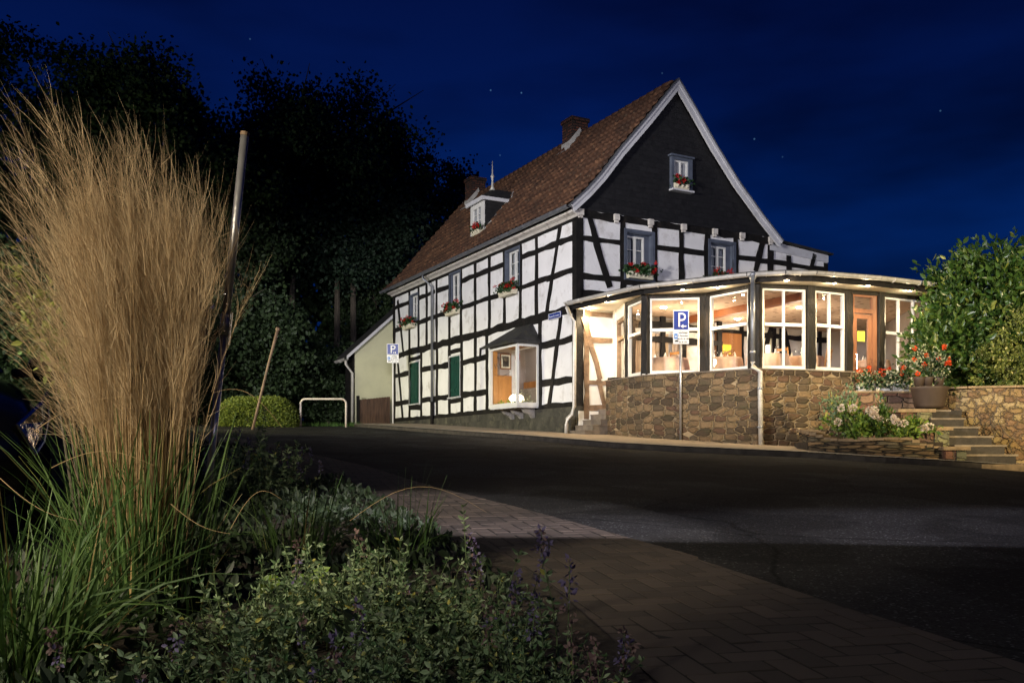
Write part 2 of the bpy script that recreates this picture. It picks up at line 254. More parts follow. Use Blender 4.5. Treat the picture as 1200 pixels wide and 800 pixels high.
def asphalt(name, base):
    m = D.materials.new(name); m.use_nodes = True; t = m.node_tree; b = t.nodes['Principled BSDF']; N = t.nodes.new; L = t.links.new
    c = N('ShaderNodeTexCoord'); v = N('ShaderNodeTexVoronoi'); v.inputs['Scale'].default_value = 95; L(c.outputs['Object'], v.inputs[0])
    sp = N('ShaderNodeSeparateColor'); L(v.outputs['Color'], sp.inputs[0])
    r = N('ShaderNodeValToRGB'); L(sp.outputs[0], r.inputs[0]); el = r.color_ramp.elements
    el[0].color = tuple(x * .55 for x in base) + (1,); el[1].position = 1; el[1].color = tuple(x * 5.5 for x in base) + (1,); q = el.new(.85); q.color = tuple(x * 1.25 for x in base) + (1,); q = el.new(.955); q.color = tuple(x * 1.6 for x in base) + (1,)
    n = N('ShaderNodeTexNoise'); n.inputs['Scale'].default_value = .55; n.inputs['Detail'].default_value = 8; L(c.outputs['Object'], n.inputs[0])
    mr = N('ShaderNodeMapRange'); mr.inputs[1].default_value = .3; mr.inputs[2].default_value = .7; mr.inputs[3].default_value = .65; mr.inputs[4].default_value = 1.35; L(n.outputs['Fac'], mr.inputs[0])
    n5 = N('ShaderNodeTexNoise'); n5.inputs['Scale'].default_value = .9; n5.inputs['Detail'].default_value = 2; L(c.outputs['Object'], n5.inputs[0])
    vc = N('ShaderNodeTexVoronoi'); vc.feature = 'DISTANCE_TO_EDGE'; vc.inputs['Scale'].default_value = .42; a5 = N('ShaderNodeVectorMath'); a5.operation = 'ADD'; L(c.outputs['Object'], a5.inputs[0]); L(n.outputs['Color'], a5.inputs[1]); L(a5.outputs[0], vc.inputs['Vector'])
    m5 = N('ShaderNodeMapRange'); m5.inputs[1].default_value = .002; m5.inputs[2].default_value = .010; m5.inputs[3].default_value = .35; L(vc.outputs['Distance'], m5.inputs[0])
    m6 = N('ShaderNodeMapRange'); m6.inputs[1].default_value = .50; m6.inputs[2].default_value = .53; m6.inputs[3].default_value = .72; m6.inputs[4].default_value = 1.15; L(n5.outputs['Fac'], m6.inputs[0])
    p5 = N('ShaderNodeMath'); p5.operation = 'MULTIPLY'; L(m5.outputs[0], p5.inputs[0]); L(m6.outputs[0], p5.inputs[1]); p6 = N('ShaderNodeMath'); p6.operation = 'MULTIPLY'; L(p5.outputs[0], p6.inputs[0]); L(mr.outputs[0], p6.inputs[1])
    s = N('ShaderNodeVectorMath'); s.operation = 'SCALE'; L(r.outputs[0], s.inputs[0]); L(p6.outputs[0], s.inputs['Scale']); L(s.outputs[0], b.inputs['Base Color'])
    b.inputs['Roughness'].default_value = .95; b.inputs['Specular IOR Level'].default_value = .12
    bp = N('ShaderNodeBump'); bp.inputs['Strength'].default_value = .9; bp.inputs['Distance'].default_value = .006; L(v.outputs['Distance'], bp.inputs['Height']); L(bp.outputs[0], b.inputs['Normal'])
    return m
M['asphalt'] = asphalt('asphalt', (.030, .030, .032))

def tilemat():
    m = D.materials.new('roof_tile'); m.use_nodes = True; t = m.node_tree; b = t.nodes['Principled BSDF']; N = t.nodes.new; L = t.links.new
    c = N('ShaderNodeUVMap'); fl = N('ShaderNodeVectorMath'); fl.operation = 'FLOOR'; L(c.outputs[0], fl.inputs[0])
    w = N('ShaderNodeTexWhiteNoise'); w.noise_dimensions = '2D'; L(fl.outputs[0], w.inputs['Vector'])
    r = N('ShaderNodeValToRGB'); L(w.outputs['Value'], r.inputs[0]); el = r.color_ramp.elements
    el[0].color = (.048, .022, .011, 1); el[1].color = (.135, .064, .031, 1); q = el.new(.6); q.color = (.084, .036, .017, 1)
    n = N('ShaderNodeTexNoise'); n.inputs['Scale'].default_value = .7; n.inputs['Detail'].default_value = 9; n.inputs['Roughness'].default_value = .7; L(c.outputs[0], n.inputs[0])
    mr = N('ShaderNodeMapRange'); mr.inputs[1].default_value = .3; mr.inputs[2].default_value = .7; mr.inputs[3].default_value = .45; mr.inputs[4].default_value = 1.5; L(n.outputs['Fac'], mr.inputs[0])
    s = N('ShaderNodeVectorMath'); s.operation = 'SCALE'; L(r.outputs[0], s.inputs[0]); L(mr.outputs[0], s.inputs['Scale'])
    n2 = N('ShaderNodeTexNoise'); n2.inputs['Scale'].default_value = 2.6; n2.inputs['Detail'].default_value = 4; L(c.outputs[0], n2.inputs[0])
    m3 = N('ShaderNodeMapRange'); m3.inputs[1].default_value = .62; m3.inputs[2].default_value = .72; m3.inputs[4].default_value = .7; L(n2.outputs['Fac'], m3.inputs[0])
    mx = N('ShaderNodeMixRGB'); mx.inputs[2].default_value = (.16, .13, .08, 1); L(m3.outputs[0], mx.inputs[0]); L(s.outputs[0], mx.inputs[1]); L(mx.outputs[0], b.inputs['Base Color'])
    b.inputs['Roughness'].default_value = .8; return m
M['tile'] = tilemat()

def ceilmat():
    m = mat('panelled_ceiling', (.62, .46, .33), .8, .06, 2); t = m.node_tree; b = t.nodes['Principled BSDF']; N = t.nodes.new; L = t.links.new
    src = b.inputs['Base Color'].links[0].from_socket
    c = N('ShaderNodeTexCoord'); mp = N('ShaderNodeMapping'); mp.inputs['Scale'].default_value = (1.9, 3.2, 1); L(c.outputs['Object'], mp.inputs[0])
    v = N('ShaderNodeTexVoronoi'); v.voronoi_dimensions = '2D'; v.inputs['Scale'].default_value = 1.0; v.inputs['Randomness'].default_value = .75; L(mp.outputs[0], v.inputs['Vector'])
    lt = N('ShaderNodeMath'); lt.operation = 'LESS_THAN'; lt.inputs[1].default_value = .11; L(v.outputs['Distance'], lt.inputs[0])
    mx = N('ShaderNodeMixRGB'); mx.inputs[2].default_value = (.10, .055, .03, 1); L(lt.outputs[0], mx.inputs[0]); L(src, mx.inputs[1]); L(mx.outputs[0], b.inputs['Base Color']); return m
M['ceil'] = ceilmat()

# ------------------------------------------------------------ helpers: geometry
class Frame:
    def __init__(s, o, ex, ey, ez=(0, 0, 1)): s.o = Vector(o); s.x = Vector(ex); s.y = Vector(ey); s.z = Vector(ez)
    def __call__(s, x, y, z): return s.o + s.x * x + s.y * y + s.z * z
WORLD = Frame((0, 0, 0), (1, 0, 0), (0, 1, 0))
class MB:
    def __init__(s): s.v = []; s.f = []; s.uv = {}
    def face(s, pts, uv=None):
        i = len(s.v); s.v += [tuple(p) for p in pts]; s.f.append(tuple(range(i, i + len(pts))))
        if uv: s.uv[len(s.f) - 1] = uv
        return s
    def box(s, fr, x0, x1, y0, y1, z0, z1):
        if x0 > x1: x0, x1 = x1, x0
        if y0 > y1: y0, y1 = y1, y0
        if z0 > z1: z0, z1 = z1, z0
        P = lambda a, b, c: fr(a, b, c)
        for q, w in (([(x0,y0,z0),(x1,y0,z0),(x1,y0,z1),(x0,y0,z1)], (0,2)), ([(x1,y1,z0),(x0,y1,z0),(x0,y1,z1),(x1,y1,z1)], (0,2)), ([(x0,y1,z0),(x0,y0,z0),(x0,y0,z1),(x0,y1,z1)], (1,2)),
                  ([(x1,y0,z0),(x1,y1,z0),(x1,y1,z1),(x1,y0,z1)], (1,2)), ([(x0,y0,z1),(x1,y0,z1),(x1,y1,z1),(x0,y1,z1)], (0,1)), ([(x0,y1,z0),(x1,y1,z0),(x1,y0,z0),(x0,y0,z0)], (0,1))):
            s.face([P(*p) for p in q], [(p[w[0]], p[w[1]]) for p in q])
        return s
    def prism(s, fr, pts, y0, y1):
        """polygon in the frame's x,z pushed from y0 to y1"""
        n = len(pts)
        s.face([fr(p[0], y0, p[1]) for p in pts], [(p[0], p[1]) for p in pts]); s.face([fr(p[0], y1, p[1]) for p in pts][::-1], [(p[0], p[1]) for p in pts][::-1])
        for i in range(n):
            a, b = pts[i], pts[(i + 1) % n]; L = math.hypot(b[0] - a[0], b[1] - a[1])
            s.face([fr(a[0], y0, a[1]), fr(a[0], y1, a[1]), fr(b[0], y1, b[1]), fr(b[0], y0, b[1])], [(0, y0), (0, y1), (L, y1), (L, y0)])
        return s
    def plate(s, pts, z0, z1):
        """polygon in world x,y between z0 and z1"""
        s.face([(p[0], p[1], z1) for p in pts], [tuple(p[:2]) for p in pts]); s.face([(p[0], p[1], z0) for p in pts][::-1], [tuple(p[:2]) for p in pts][::-1])
        n = len(pts)
        for i in range(n):
            a, b = pts[i], pts[(i + 1) % n]
            s.face([(a[0], a[1], z0), (b[0], b[1], z0), (b[0], b[1], z1), (a[0], a[1], z1)])
        return s
    def beam(s, fr, p, q, w, y0, y1, jit=.15):
        """hand-hewn bar between two points of the frame's x,z plane"""
        p = Vector(p); q = Vector(q); d = q - p; L = d.length
        if L < 1e-4: return s
        d /= L; nrm = Vector((-d.y, d.x)); n = max(1, int(L / .35)); j = w * jit
        ws = [(w / 2 + random.uniform(-j, j), w / 2 + random.uniform(-j, j)) for _ in range(n + 1)]
        for i in range(n):
            a = p + d * (L * i / n); b = p + d * (L * (i + 1) / n)
            A = [a - nrm * ws[i][0], b - nrm * ws[i + 1][0], b + nrm * ws[i + 1][1], a + nrm * ws[i][1]]
            s.face([fr(k.x, y1, k.y) for k in A])
            s.face([fr(A[0].x, y0, A[0].y), fr(A[1].x, y0, A[1].y), fr(A[1].x, y1, A[1].y), fr(A[0].x, y1, A[0].y)])
            s.face([fr(A[2].x, y0, A[2].y), fr(A[3].x, y0, A[3].y), fr(A[3].x, y1, A[3].y), fr(A[2].x, y1, A[2].y)])
            if i == 0: s.face([fr(A[3].x, y0, A[3].y), fr(A[0].x, y0, A[0].y), fr(A[0].x, y1, A[0].y), fr(A[3].x, y1, A[3].y)])
            if i == n - 1: s.face([fr(A[1].x, y0, A[1].y), fr(A[2].x, y0, A[2].y), fr(A[2].x, y1, A[2].y), fr(A[1].x, y1, A[1].y)])
        return s
    def tube(s, pts, r, n=10, caps=True):
        pts = [Vector(p) for p in pts]; rs = r if isinstance(r, (list, tuple)) else [r] * len(pts); rings = []
        for i, p in enumerate(pts):
            d = (pts[min(i + 1, len(pts) - 1)] - pts[max(i - 1, 0)]).normalized()
            up = Vector((0, 0, 1)) if abs(d.z) < .95 else Vector((0, 1, 0))
            a = d.cross(up).normalized(); b = a.cross(d); i0 = len(s.v)
            for k in range(n):
                t = 2 * math.pi * k / n; s.v.append(tuple(p + (a * math.cos(t) + b * math.sin(t)) * rs[i]))
            rings.append(i0)
        for a, b in zip(rings, rings[1:]):
            for k in range(n): s.f.append((a + k, a + (k + 1) % n, b + (k + 1) % n, b + k))
        if caps: s.f.append(tuple(rings[0] + k for k in range(n))[::-1]); s.f.append(tuple(rings[-1] + k for k in range(n)))
        return s
    def lathe(s, c, prof, n=24):
        c = Vector(c); rings = []
        for r, z in prof:
            rings.append(len(s.v))
            for k in range(n): t = 2 * math.pi * k / n; s.v.append((c.x + r * math.cos(t), c.y + r * math.sin(t), c.z + z))
        for a, b in zip(rings, rings[1:]):
            for k in range(n): s.f.append((a + k, a + (k + 1) % n, b + (k + 1) % n, b + k))
        s.f.append(tuple(rings[-1] + k for k in range(n))); s.f.append(tuple(rings[0] + k for k in range(n))[::-1]); return s
    def arrays(s, V, Fc):
        i = len(s.v); s.v += [tuple(x) for x in np.asarray(V).reshape(-1, 3).tolist()]; s.f += [tuple(x) for x in (np.asarray(Fc) + i).tolist()]; return s
    def leaves(s, P, size, Dr=None, aspect=.5, fold=.25, jitter=.3):
        """pointed, folded leaves (6 vertices, 2 quads) at the points P growing along Dr"""
        P = np.asarray(P, float); n = len(P)
        if n == 0: return s
        if Dr is None: Dr = RNG.normal(size=(n, 3))
        Dr = np.asarray(Dr, float) + RNG.normal(size=(n, 3)) * jitter; Dr /= np.linalg.norm(Dr, axis=1, keepdims=True) + 1e-9
        A = np.cross(Dr, RNG.normal(size=(n, 3))); A /= np.linalg.norm(A, axis=1, keepdims=True) + 1e-9
        Nn = np.cross(A, Dr); S = (size * RNG.uniform(.6, 1.35, n))[:, None]; wd = S * aspect / 2
        v0 = P; v3 = P + Dr * S; l1 = P + Dr * S * .35 + A * wd + Nn * wd * fold; l2 = P + Dr * S * .7 + A * wd * .75 + Nn * wd * fold
        r1 = P + Dr * S * .35 - A * wd + Nn * wd * fold; r2 = P + Dr * S * .7 - A * wd * .75 + Nn * wd * fold
        V = np.stack([v0, l1, l2, v3, r2, r1], 1); b = (np.arange(n) * 6)[:, None]
        return s.arrays(V, np.concatenate([b + [0, 1, 2, 3], b + [0, 3, 4, 5]], 0))
    def ribbons(s, paths, widths):
        """paths: (n, k, 3) ; flat tapering strips"""
        P = np.asarray(paths, float); n, k, _ = P.shape
        side = np.cross(P[:, -1] - P[:, 0], RNG.normal(size=(n, 3))); side /= np.linalg.norm(side, axis=1, keepdims=True) + 1e-9
        w = np.asarray(widths, float).reshape(n, 1, 1) if np.ndim(widths) else float(widths)
        tp = (1 - np.linspace(0, 1, k) ** 2 * .85)[None, :, None]; off = side[:, None, :] * w * tp / 2
        V = np.stack([P - off, P + off], 2).reshape(n, 2 * k, 3); b = (np.arange(n) * 2 * k)[:, None]
        return s.arrays(V, np.concatenate([b + [2 * i, 2 * i + 1, 2 * i + 3, 2 * i + 2] for i in range(k - 1)], 0))
    def build(s, name, m, parent=None, smooth=False, bevel=0, label=None):
        me = D.meshes.new(name); me.from_pydata(s.v, [], s.f); me.materials.append(m)
        if s.uv:
            ul = me.uv_layers.new(name='UVMap')
            for fi, uv in s.uv.items():
                p = me.polygons[fi]
                for k, li in enumerate(p.loop_indices): ul.data[li].uv = uv[k]
        if smooth:
            for p in me.polygons: p.use_smooth = True
        o = D.objects.new(name, me); COL.objects.link(o)
        if parent: o.parent = parent; o.matrix_parent_inverse = Matrix.Translation(-Vector(ORG.get(parent.name, (0, 0, 0))))
        if bevel: b = o.modifiers.new('bevel', 'BEVEL'); b.width = bevel; b.segments = 1; b.limit_method = 'ANGLE'
        if label: o['label'] = label
        return o
ORG = {}
def tag(o, label, cat, group=None, kind=None):
    o['label'] = label; o['category'] = cat
    if group: o['group'] = group
    if kind: o['kind'] = kind
    return o
def struct(o, kind='structure'): o['kind'] = kind; return o
def thing(name, label, cat, loc=(0, 0, 0), group=None):
    o = D.objects.new(name, None); COL.objects.link(o); o.location = loc; o.empty_display_size = .2
    w = Vector(loc); ORG[o.name] = w; return tag(o, label, cat, group)
def text(body, size, loc, ex, ey, m, parent, name='lettering', offset=0.0, ext=.001, align='CENTER'):
    c = D.curves.new(name, 'FONT'); c.body = body; c.size = size; c.align_x = align; c.align_y = 'CENTER'; c.extrude = ext; c.offset = offset; c.materials.append(m)
    o0 = D.objects.new(name, c); COL.objects.link(o0); bpy.context.view_layer.update(); me = D.meshes.new_from_object(o0.evaluated_get(bpy.context.evaluated_depsgraph_get())); me.materials.clear(); me.materials.append(m); D.objects.remove(o0)
    o = D.objects.new(name, me); COL.objects.link(o); ex = Vector(ex).normalized(); ey = Vector(ey).normalized(); ez = ex.cross(ey)
    mtx = Matrix((ex, ey, ez)).transposed().to_4x4(); mtx.translation = Vector(loc)
    if parent: o.parent = parent; mtx = Matrix.Translation(-ORG.get(parent.name, Vector())) @ mtx
    o.matrix_local = mtx; return o

# ------------------------------------------------------------ site: ground heights and the two facade planes
def gz(x, y):
    xx = min(max(x, 0), 13); yy = min(y, 48.)
    p = .0534 * yy - .0102 * x - .0035 * xx * xx; c = .82 + .0315 * yy; k = .12
    h = max(k - abs(p - c), 0) / k; return min(p, c) - h * h * k * .25
def G(u, v):
    """where the sight line through a pixel of the photograph meets the ground"""
    g = (u - 600) / F; d = (HZ - v) / F; y = .5
    for _ in range(6000):
        if ZC + d * y <= gz(g * y, y): break
        y += .01
    return Vector((g * y, y, gz(g * y, y)))
C0 = Vector((1.71, 24, 0)); AX = Vector((.884, .467, 0)).normalized(); BX = Vector((-AX.y, AX.x, 0)); MN = -AX; NN = -BX
LF = Frame(C0, BX, MN); GF = Frame(C0, AX, NN)      # long front: x = t to the back left ; gable front: x = s to the back right ; y = outwards
def onpl(fr, u, v, off=0):
    o = fr.o + fr.y * off; g = (u - 600) / F; y = (g * 0); den = fr.x.x - g * fr.x.y
    t = (g * o.y - o.x) / den; Y = o.y + t * fr.x.y; return (t, ZC + (HZ - v) / F * Y)
LP = lambda u, v, off=0: onpl(LF, u, v, off)
GP = lambda u, v, off=0: onpl(GF, u, v, off)
TL = LP(461, 400)[0]; SL = GP(903, 300)[0]; SE = GP(970, 300)[0]
def zr(x): return x + ZC

# ------------------------------------------------------------ ground, road, pavements
def sheet(name, m, fn_pts, off, uvdir=None):
    """fn_pts: rows of world x,y ; a grid laid on the terrain"""
    b = MB(); rows = len(fn_pts); cols = len(fn_pts[0])
    for r in fn_pts:
        for (x, y) in r: b.v.append((x, y, gz(x, y) + off))
    for i in range(rows - 1):
        for j in range(cols - 1):
            a = i * cols + j; b.f.append((a, a + 1, a + cols + 1, a + cols))
            if uvdir:
                ax = Vector(uvdir); bx = Vector((-ax.y, ax.x)); q = []
                for k in (a, a + 1, a + cols + 1, a + cols): p = Vector(b.v[k][:2]); q.append((p.dot(ax), p.dot(bx)))
                b.uv[len(b.f) - 1] = q
    return struct(b.build(name, m, smooth=True))
xs = list(np.concatenate([np.linspace(-260, -30, 12), np.linspace(-28, 28, 57), np.linspace(30, 260, 12)])); ys = list(np.concatenate([np.linspace(-60, -2, 10), np.linspace(0, 60, 61), np.linspace(70, 400, 12)]))
M['ground'] = mat('dark_grass_soil', (.035, .045, .018), .95, .5, 1.5, 1, 12, dirt=(.03, .025, .015), dscale=.8)
sheet('ground', M['ground'], [[(x, y) for x in xs] for y in ys], -.03)
kerbA = [G(*p).xy for p in ((1001, 719), (861, 675), (780, 646), (617, 600), (500, 570), (430, 548), (360, 532), (318, 520))]
kA = Vector(kerbA[0]) + (Vector(kerbA[0]) - Vector(kerbA[2])) * 3.5
kerbA = [kA] + [Vector(k) for k in kerbA]; kerbA += [kerbA[-1] + Vector((-4, 6)), kerbA[-1] + Vector((-9, 12))]
kerbB = [Vector(G(*p).xy) for p in ((1200, 551), (1113, 545.7), (1027, 541), (940, 535), (870, 532), (798, 528.6), (713, 523.5), (648, 517.4), (583, 512), (540, 509), (500, 506))]
kerbB = [kerbB[0] + Vector((9, -1.5))] + kerbB + [kerbB[-1] + BX.xy * 7]
def resample(P, n):
    P = [Vector(p) for p in P]; L = [0]
    for a, b in zip(P, P[1:]): L.append(L[-1] + (b - a).length)
    o = []
    for i in range(n):
        t = L[-1] * i / (n - 1); k = max(j for j in range(len(L)) if L[j] <= t + 1e-9); k = min(k, len(P) - 2)
        o.append(P[k].lerp(P[k + 1], (t - L[k]) / (L[k + 1] - L[k])))
    return o
# asphalt: one wide sheet under the street, slightly above the ground
sheet('road', M['asphalt'], [[(x, y) for x in np.linspace(-34, 34, 69)] for y in np.linspace(-14, 37.2, 53)], -.012)
# brick pavement on the near side, from the flush kerb to the planting bed and on behind the camera
ka = resample(kerbA, 60); dirA = (kerbA[1] - kerbA[6]).normalized(); nA = Vector((-dirA.y, dirA.x))
if nA.x > 0: nA = -nA
W_P = 2.35
M_dir = (math.cos(R(-4)), math.sin(R(-4)))
inner = [p + nA * W_P for p in ka]
# widen towards the camera so the bottom of the picture is paved
rows = []
for i, p in enumerate(ka):
    q = p + nA * (W_P + 2.6 * max(0, 1 - i / 24)); rows.append([tuple(p.lerp(q, k / 8)) for k in range(9)])
M['sand'] = mat('dark_joint_sand', (.010, .008, .007), .95, .4, 30)
sheet('pavement', M['sand'], rows, .0222, M_dir)
e1 = Vector((-.24, .97)).normalized(); e2 = Vector((e1.y, -e1.x)); PW = .104; pv = MB(); J = .005
def clip(poly, a, n):
    o = []
    for i in range(len(poly)):
        p, q = poly[i], poly[(i + 1) % len(poly)]; dp_, dq = (p - a).dot(n), (q - a).dot(n)
        if dp_ >= 0: o.append(p)
        if dp_ * dq < 0: o.append(p + (q - p) * (dp_ / (dp_ - dq)))
    return o
kpts = [Vector(p) for p in ka]
for iy in range(-20, 150):
    for ix in range(-90, 75):
        m4 = (ix - iy) % 4
        if m4 not in (0, 3): continue
        w_, h_ = (2, 1) if m4 == 0 else (1, 2); cn = e2 * ((ix + w_ / 2) * PW) + e1 * ((iy + h_ / 2) * PW)
        if cn.y < .2: continue
        k = min(range(0, len(kpts), 2), key=lambda i: (kpts[i] - cn).length_squared); k = max(0, min(k, len(kpts) - 2)); a_, b_ = kpts[k], kpts[k + 1]; dd = (b_ - a_).normalized(); nn = Vector((-dd.y, dd.x))
        if nn.x > 0: nn = -nn
        ds = (cn - a_).dot(nn)
        if ds < -.15 or ds > W_P + 2.2 * max(0, 1 - cn.y / 9): continue
        if cn.x < -1.2 - .62 * cn.y + 1.2 and cn.y < 3: continue
        x0_, x1_, y0_, y1_ = ix * PW + J, (ix + w_) * PW - J, iy * PW + J, (iy + h_) * PW - J
        po = clip([e2 * x + e1 * y for x, y in ((x0_, y0_), (x1_, y0_), (x1_, y1_), (x0_, y1_))], a_ + nn * .004, nn)
        if len(po) < 3: continue
        cm = sum(po, Vector((0, 0))) / len(po); tl = (random.uniform(-.010, .010), random.uniform(-.010, .010)); hz_ = random.uniform(-.0012, .0012); top = []; bot = []
        for p in po:
            q = p + (cm - p).normalized() * .0010; d = q - cm; top.append(Vector((q.x, q.y, gz(q.x, q.y) + .024 + hz_ + d.x * tl[0] + d.y * tl[1]))); bot.append(Vector((p.x, p.y, gz(p.x, p.y) + .012)))
        i_ = len(pv.v); m_ = len(po); pv.v += [tuple(v) for v in top + bot]; pv.f.append(tuple(range(i_, i_ + m_)))
        for j in range(m_): pv.f.append((i_ + m_ + j, i_ + m_ + (j + 1) % m_, i_ + (j + 1) % m_, i_ + j))
pm = leafmat('paver_block', (.048, .036, .030), (.088, .065, .053), .85, 0); t_ = pm.node_tree; nb = t_.nodes.new('ShaderNodeTexNoise'); nb.inputs['Scale'].default_value = 260; nb.inputs['Detail'].default_value = 3; cb = t_.nodes.new('ShaderNodeTexCoord'); t_.links.new(cb.outputs['Object'], nb.inputs[0]); bp = t_.nodes.new('ShaderNodeBump'); bp.inputs['Strength'].default_value = .8; bp.inputs['Distance'].default_value = .003; t_.links.new(nb.outputs['Fac'], bp.inputs['Height']); t_.links.new(bp.outputs[0], t_.nodes['Principled BSDF'].inputs['Normal'])
struct(pv.build('pavement_blocks', pm))
# raised pavement on the house side with its kerb
kB = resample(kerbB, 90); kk = MB(); kf = MB(); sw = []
for i, p in enumerate(kB):
    t = kB[min(i + 1, 89)] - kB[max(i - 1, 0)]; nrm = Vector((t.y, -t.x)).normalized()
    if nrm.y < 0: nrm = -nrm
    if p.x < 1.2: nrm = AX.xy
    sw.append([tuple(p + nrm * w) for w in (.13, .9, 1.8, 2.8, 3.6)])
M['pavement_old'] = mat('worn_pavement', (.34, .27, .20), .85, .25, 2, .8, 30, dirt=(.10, .085, .06), dscale=2)
sheet('house_pavement', M['pavement_old'], sw, .10)
for i in range(89):
    a, b = kB[i], kB[i + 1]; n1 = (Vector(sw[i][0]) - a); n2 = (Vector(sw[i + 1][0]) - b)
    def z(p, o): return Vector((p.x, p.y, gz(p.x, p.y) + o))
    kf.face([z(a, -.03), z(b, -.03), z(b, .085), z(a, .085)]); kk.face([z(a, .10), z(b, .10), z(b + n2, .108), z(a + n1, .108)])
struct(kk.build('kerb', M['kerb'])); struct(kf.build('kerb', M['kerb_face_shade']))

# ------------------------------------------------------------ the timber-framed house
house = thing('timber_house', 'large white half-timbered house with black beams, brown tiled roof and dark slate gable', 'house', (C0.x, C0.y, gz(C0.x, C0.y)))
ZW = zr(6.32)
def wall_holes(b, fr, x0, x1, z0, z1, holes, depth=.16, off=0):
    X = sorted({x0, x1, *[h[0] for h in holes], *[h[1] for h in holes]}); Z = sorted({z0, z1, *[h[2] for h in holes], *[h[3] for h in holes]})
    for i in range(len(X) - 1):
        for j in range(len(Z) - 1):
            cx, cz = (X[i] + X[i + 1]) / 2, (Z[j] + Z[j + 1]) / 2
            if any(h[0] < cx < h[1] and h[2] < cz < h[3] for h in holes): continue
            b.face([fr(X[i], off, Z[j]), fr(X[i + 1], off, Z[j]), fr(X[i + 1], off, Z[j + 1]), fr(X[i], off, Z[j + 1])], [(X[i], Z[j]), (X[i + 1], Z[j]), (X[i + 1], Z[j + 1]), (X[i], Z[j + 1])])
    for h in holes:
        a, c, d, e_ = h
        for p, q in (((a, d), (c, d)), ((c, d), (c, e_)), ((c, e_), (a, e_)), ((a, e_), (a, d))):
            b.face([fr(p[0], off, p[1]), fr(q[0], off, q[1]), fr(q[0], off - depth, q[1]), fr(p[0], off - depth, p[1])])
def rect(P, u0, u1, v0, v1):
    """opening from the pixel columns and the pixel rows read at its middle"""
    a = P(u0, v0)[0]; b = P(u1, v0)[0]; um = (u0 + u1) / 2; zt = P(um, v0)[1]; zb = P(um, v1)[1]
    return (min(a, b), max(a, b), zb, zt)
wl = [rect(LP, 481, 490.5, 345, 375), rect(LP, 527.5, 540, 319, 360), rect(LP, 593, 609.5, 292, 336)]
shl = [rect(LP, 480, 492, 424, 473), rect(LP, 526.6, 540, 416.6, 465)]
OT0, OT1 = 2.0, 3.72; OZ0, OZ1 = zr(1.336), zr(3.12); OD = .72
oh = (OT0 + .06, OT1 - .06, OZ0 + .05, OZ1 - .05)
gl = [rect(GP, 731.5, 766, 270, 327), rect(GP, 830, 861, 282, 326)]
dr = (GP(836, 400)[0], GP(866, 400)[0], zr(1.6), zr(3.47))   # inner door to the house
b = MB(); zb0 = zr(-.3)
wall_holes(b, LF, 0, TL, zb0, ZW, wl + shl + [oh])
wall_holes(b, GF, 0, SL, zb0, ZW + .12, gl)
b.face([LF(TL, 0, zb0), LF(TL, -SL, zb0), LF(TL, -SL, ZW), LF(TL, 0, ZW)])
b.face([GF(SL, 0, zb0), GF(SL, 0, ZW), GF(SL, -TL, ZW), GF(SL, -TL, zb0)])
wall_holes(b, GF, SL, SE, zb0, zr(6.15), [], off=-.02)
b.face([GF(SE, -.02, zb0), GF(SE, -.02, zr(6.15)), GF(SE, -5, zr(6.15)), GF(SE, -5, zb0)])
b.build('wall', M['plaster'], house)

# timber frame, long front
tf = MB(); Y0, Y1 = .0, .022
def post(P, fr, u, za, zb, w=.15, du=0): w *= 1.12; t = P(u, 400)[0]; t2 = P(u + du, 400)[0]; tf.beam(fr, (t, za), (t2, zb), w, Y0, Y1)
rl = dict(top=zr(6.19), r1=zr(5.74), r2=zr(4.86), st=zr(3.83), l1=zr(3.04), l2=zr(1.95), sill=zr(1.30))
for z, w in ((rl['top'], .10), (rl['st'], .24), (rl['sill'], .15)): tf.beam(LF, (0, z), (TL, z), w, Y0, Y1 + .004)
def rail(P, fr, us, z, w=.14, y1=.020):
    w *= 1.12
    for a, c in us: tf.beam(fr, (P(a, 400)[0], z + random.uniform(-.02, .02)), (P(c, 400)[0], z + random.uniform(-.02, .02)), w, Y0, y1)
rail(LP, LF, [(462, 480), (490, 510), (512, 527), (540, 557), (557, 574), (574, 591), (610, 629), (629, 657), (657, 674)], rl['r1'])
rail(LP, LF, [(462, 480), (490, 512), (512, 527), (540, 574), (574, 591), (610, 641), (641, 674)], rl['r2'])
rail(LP, LF, [(480, 491)], LP(486, 375)[1] - .07); rail(LP, LF, [(527, 540)], LP(534, 361)[1] - .07); rail(LP, LF, [(592, 610)], LP(601, 337)[1] - .07)
rail(LP, LF, [(462, 480), (493, 527), (540, 557), (557, 571), (634, 651), (651, 673)], rl['l1'], .17)
rail(LP, LF, [(462, 480), (493, 512), (512, 527), (540, 557), (557, 571), (634, 646), (646, 673)], rl['l2'], .17)
rail(LP, LF, [(480, 493)], LP(486, 475)[1] - .06, .18); rail(LP, LF, [(527, 541)], LP(534, 467)[1] - .06, .12); rail(LP, LF, [(480, 493)], LP(486, 422)[1] + .08, .12); rail(LP, LF, [(527, 541)], LP(534, 414)[1] + .09, .12)
for u in (480, 490.8, 500.3, 512, 527, 540.6, 557, 573.8, 591.3, 610.3, 629): post(LP, LF, u, rl['st'], rl['top'], .14)
for u, du in ((480.2, 0), (494, 0), (512.3, 0), (527, 0), (541.5, 0), (557.2, .4), (571, 0), (633.2, 0)): post(LP, LF, u, rl['sill'], rl['st'], .16, du)
post(LP, LF, 462.3, rl['sill'], rl['top'], .22)
tf.beam(LF, LP(466.5, 352), LP(473.5, 418), .13, Y0, Y1 + .008); tf.beam(LF, LP(466.5, 424), LP(472.6, 492), .13, Y0, Y1 + .008)
tf.beam(LF, LP(657.3, 263), LP(641, 368), .15, Y0, Y1 + .008); tf.beam(LF, LP(658, 370), LP(644, 476), .16, Y0, Y1 + .008)
tf.build('timber_frame', M['timber'], house)
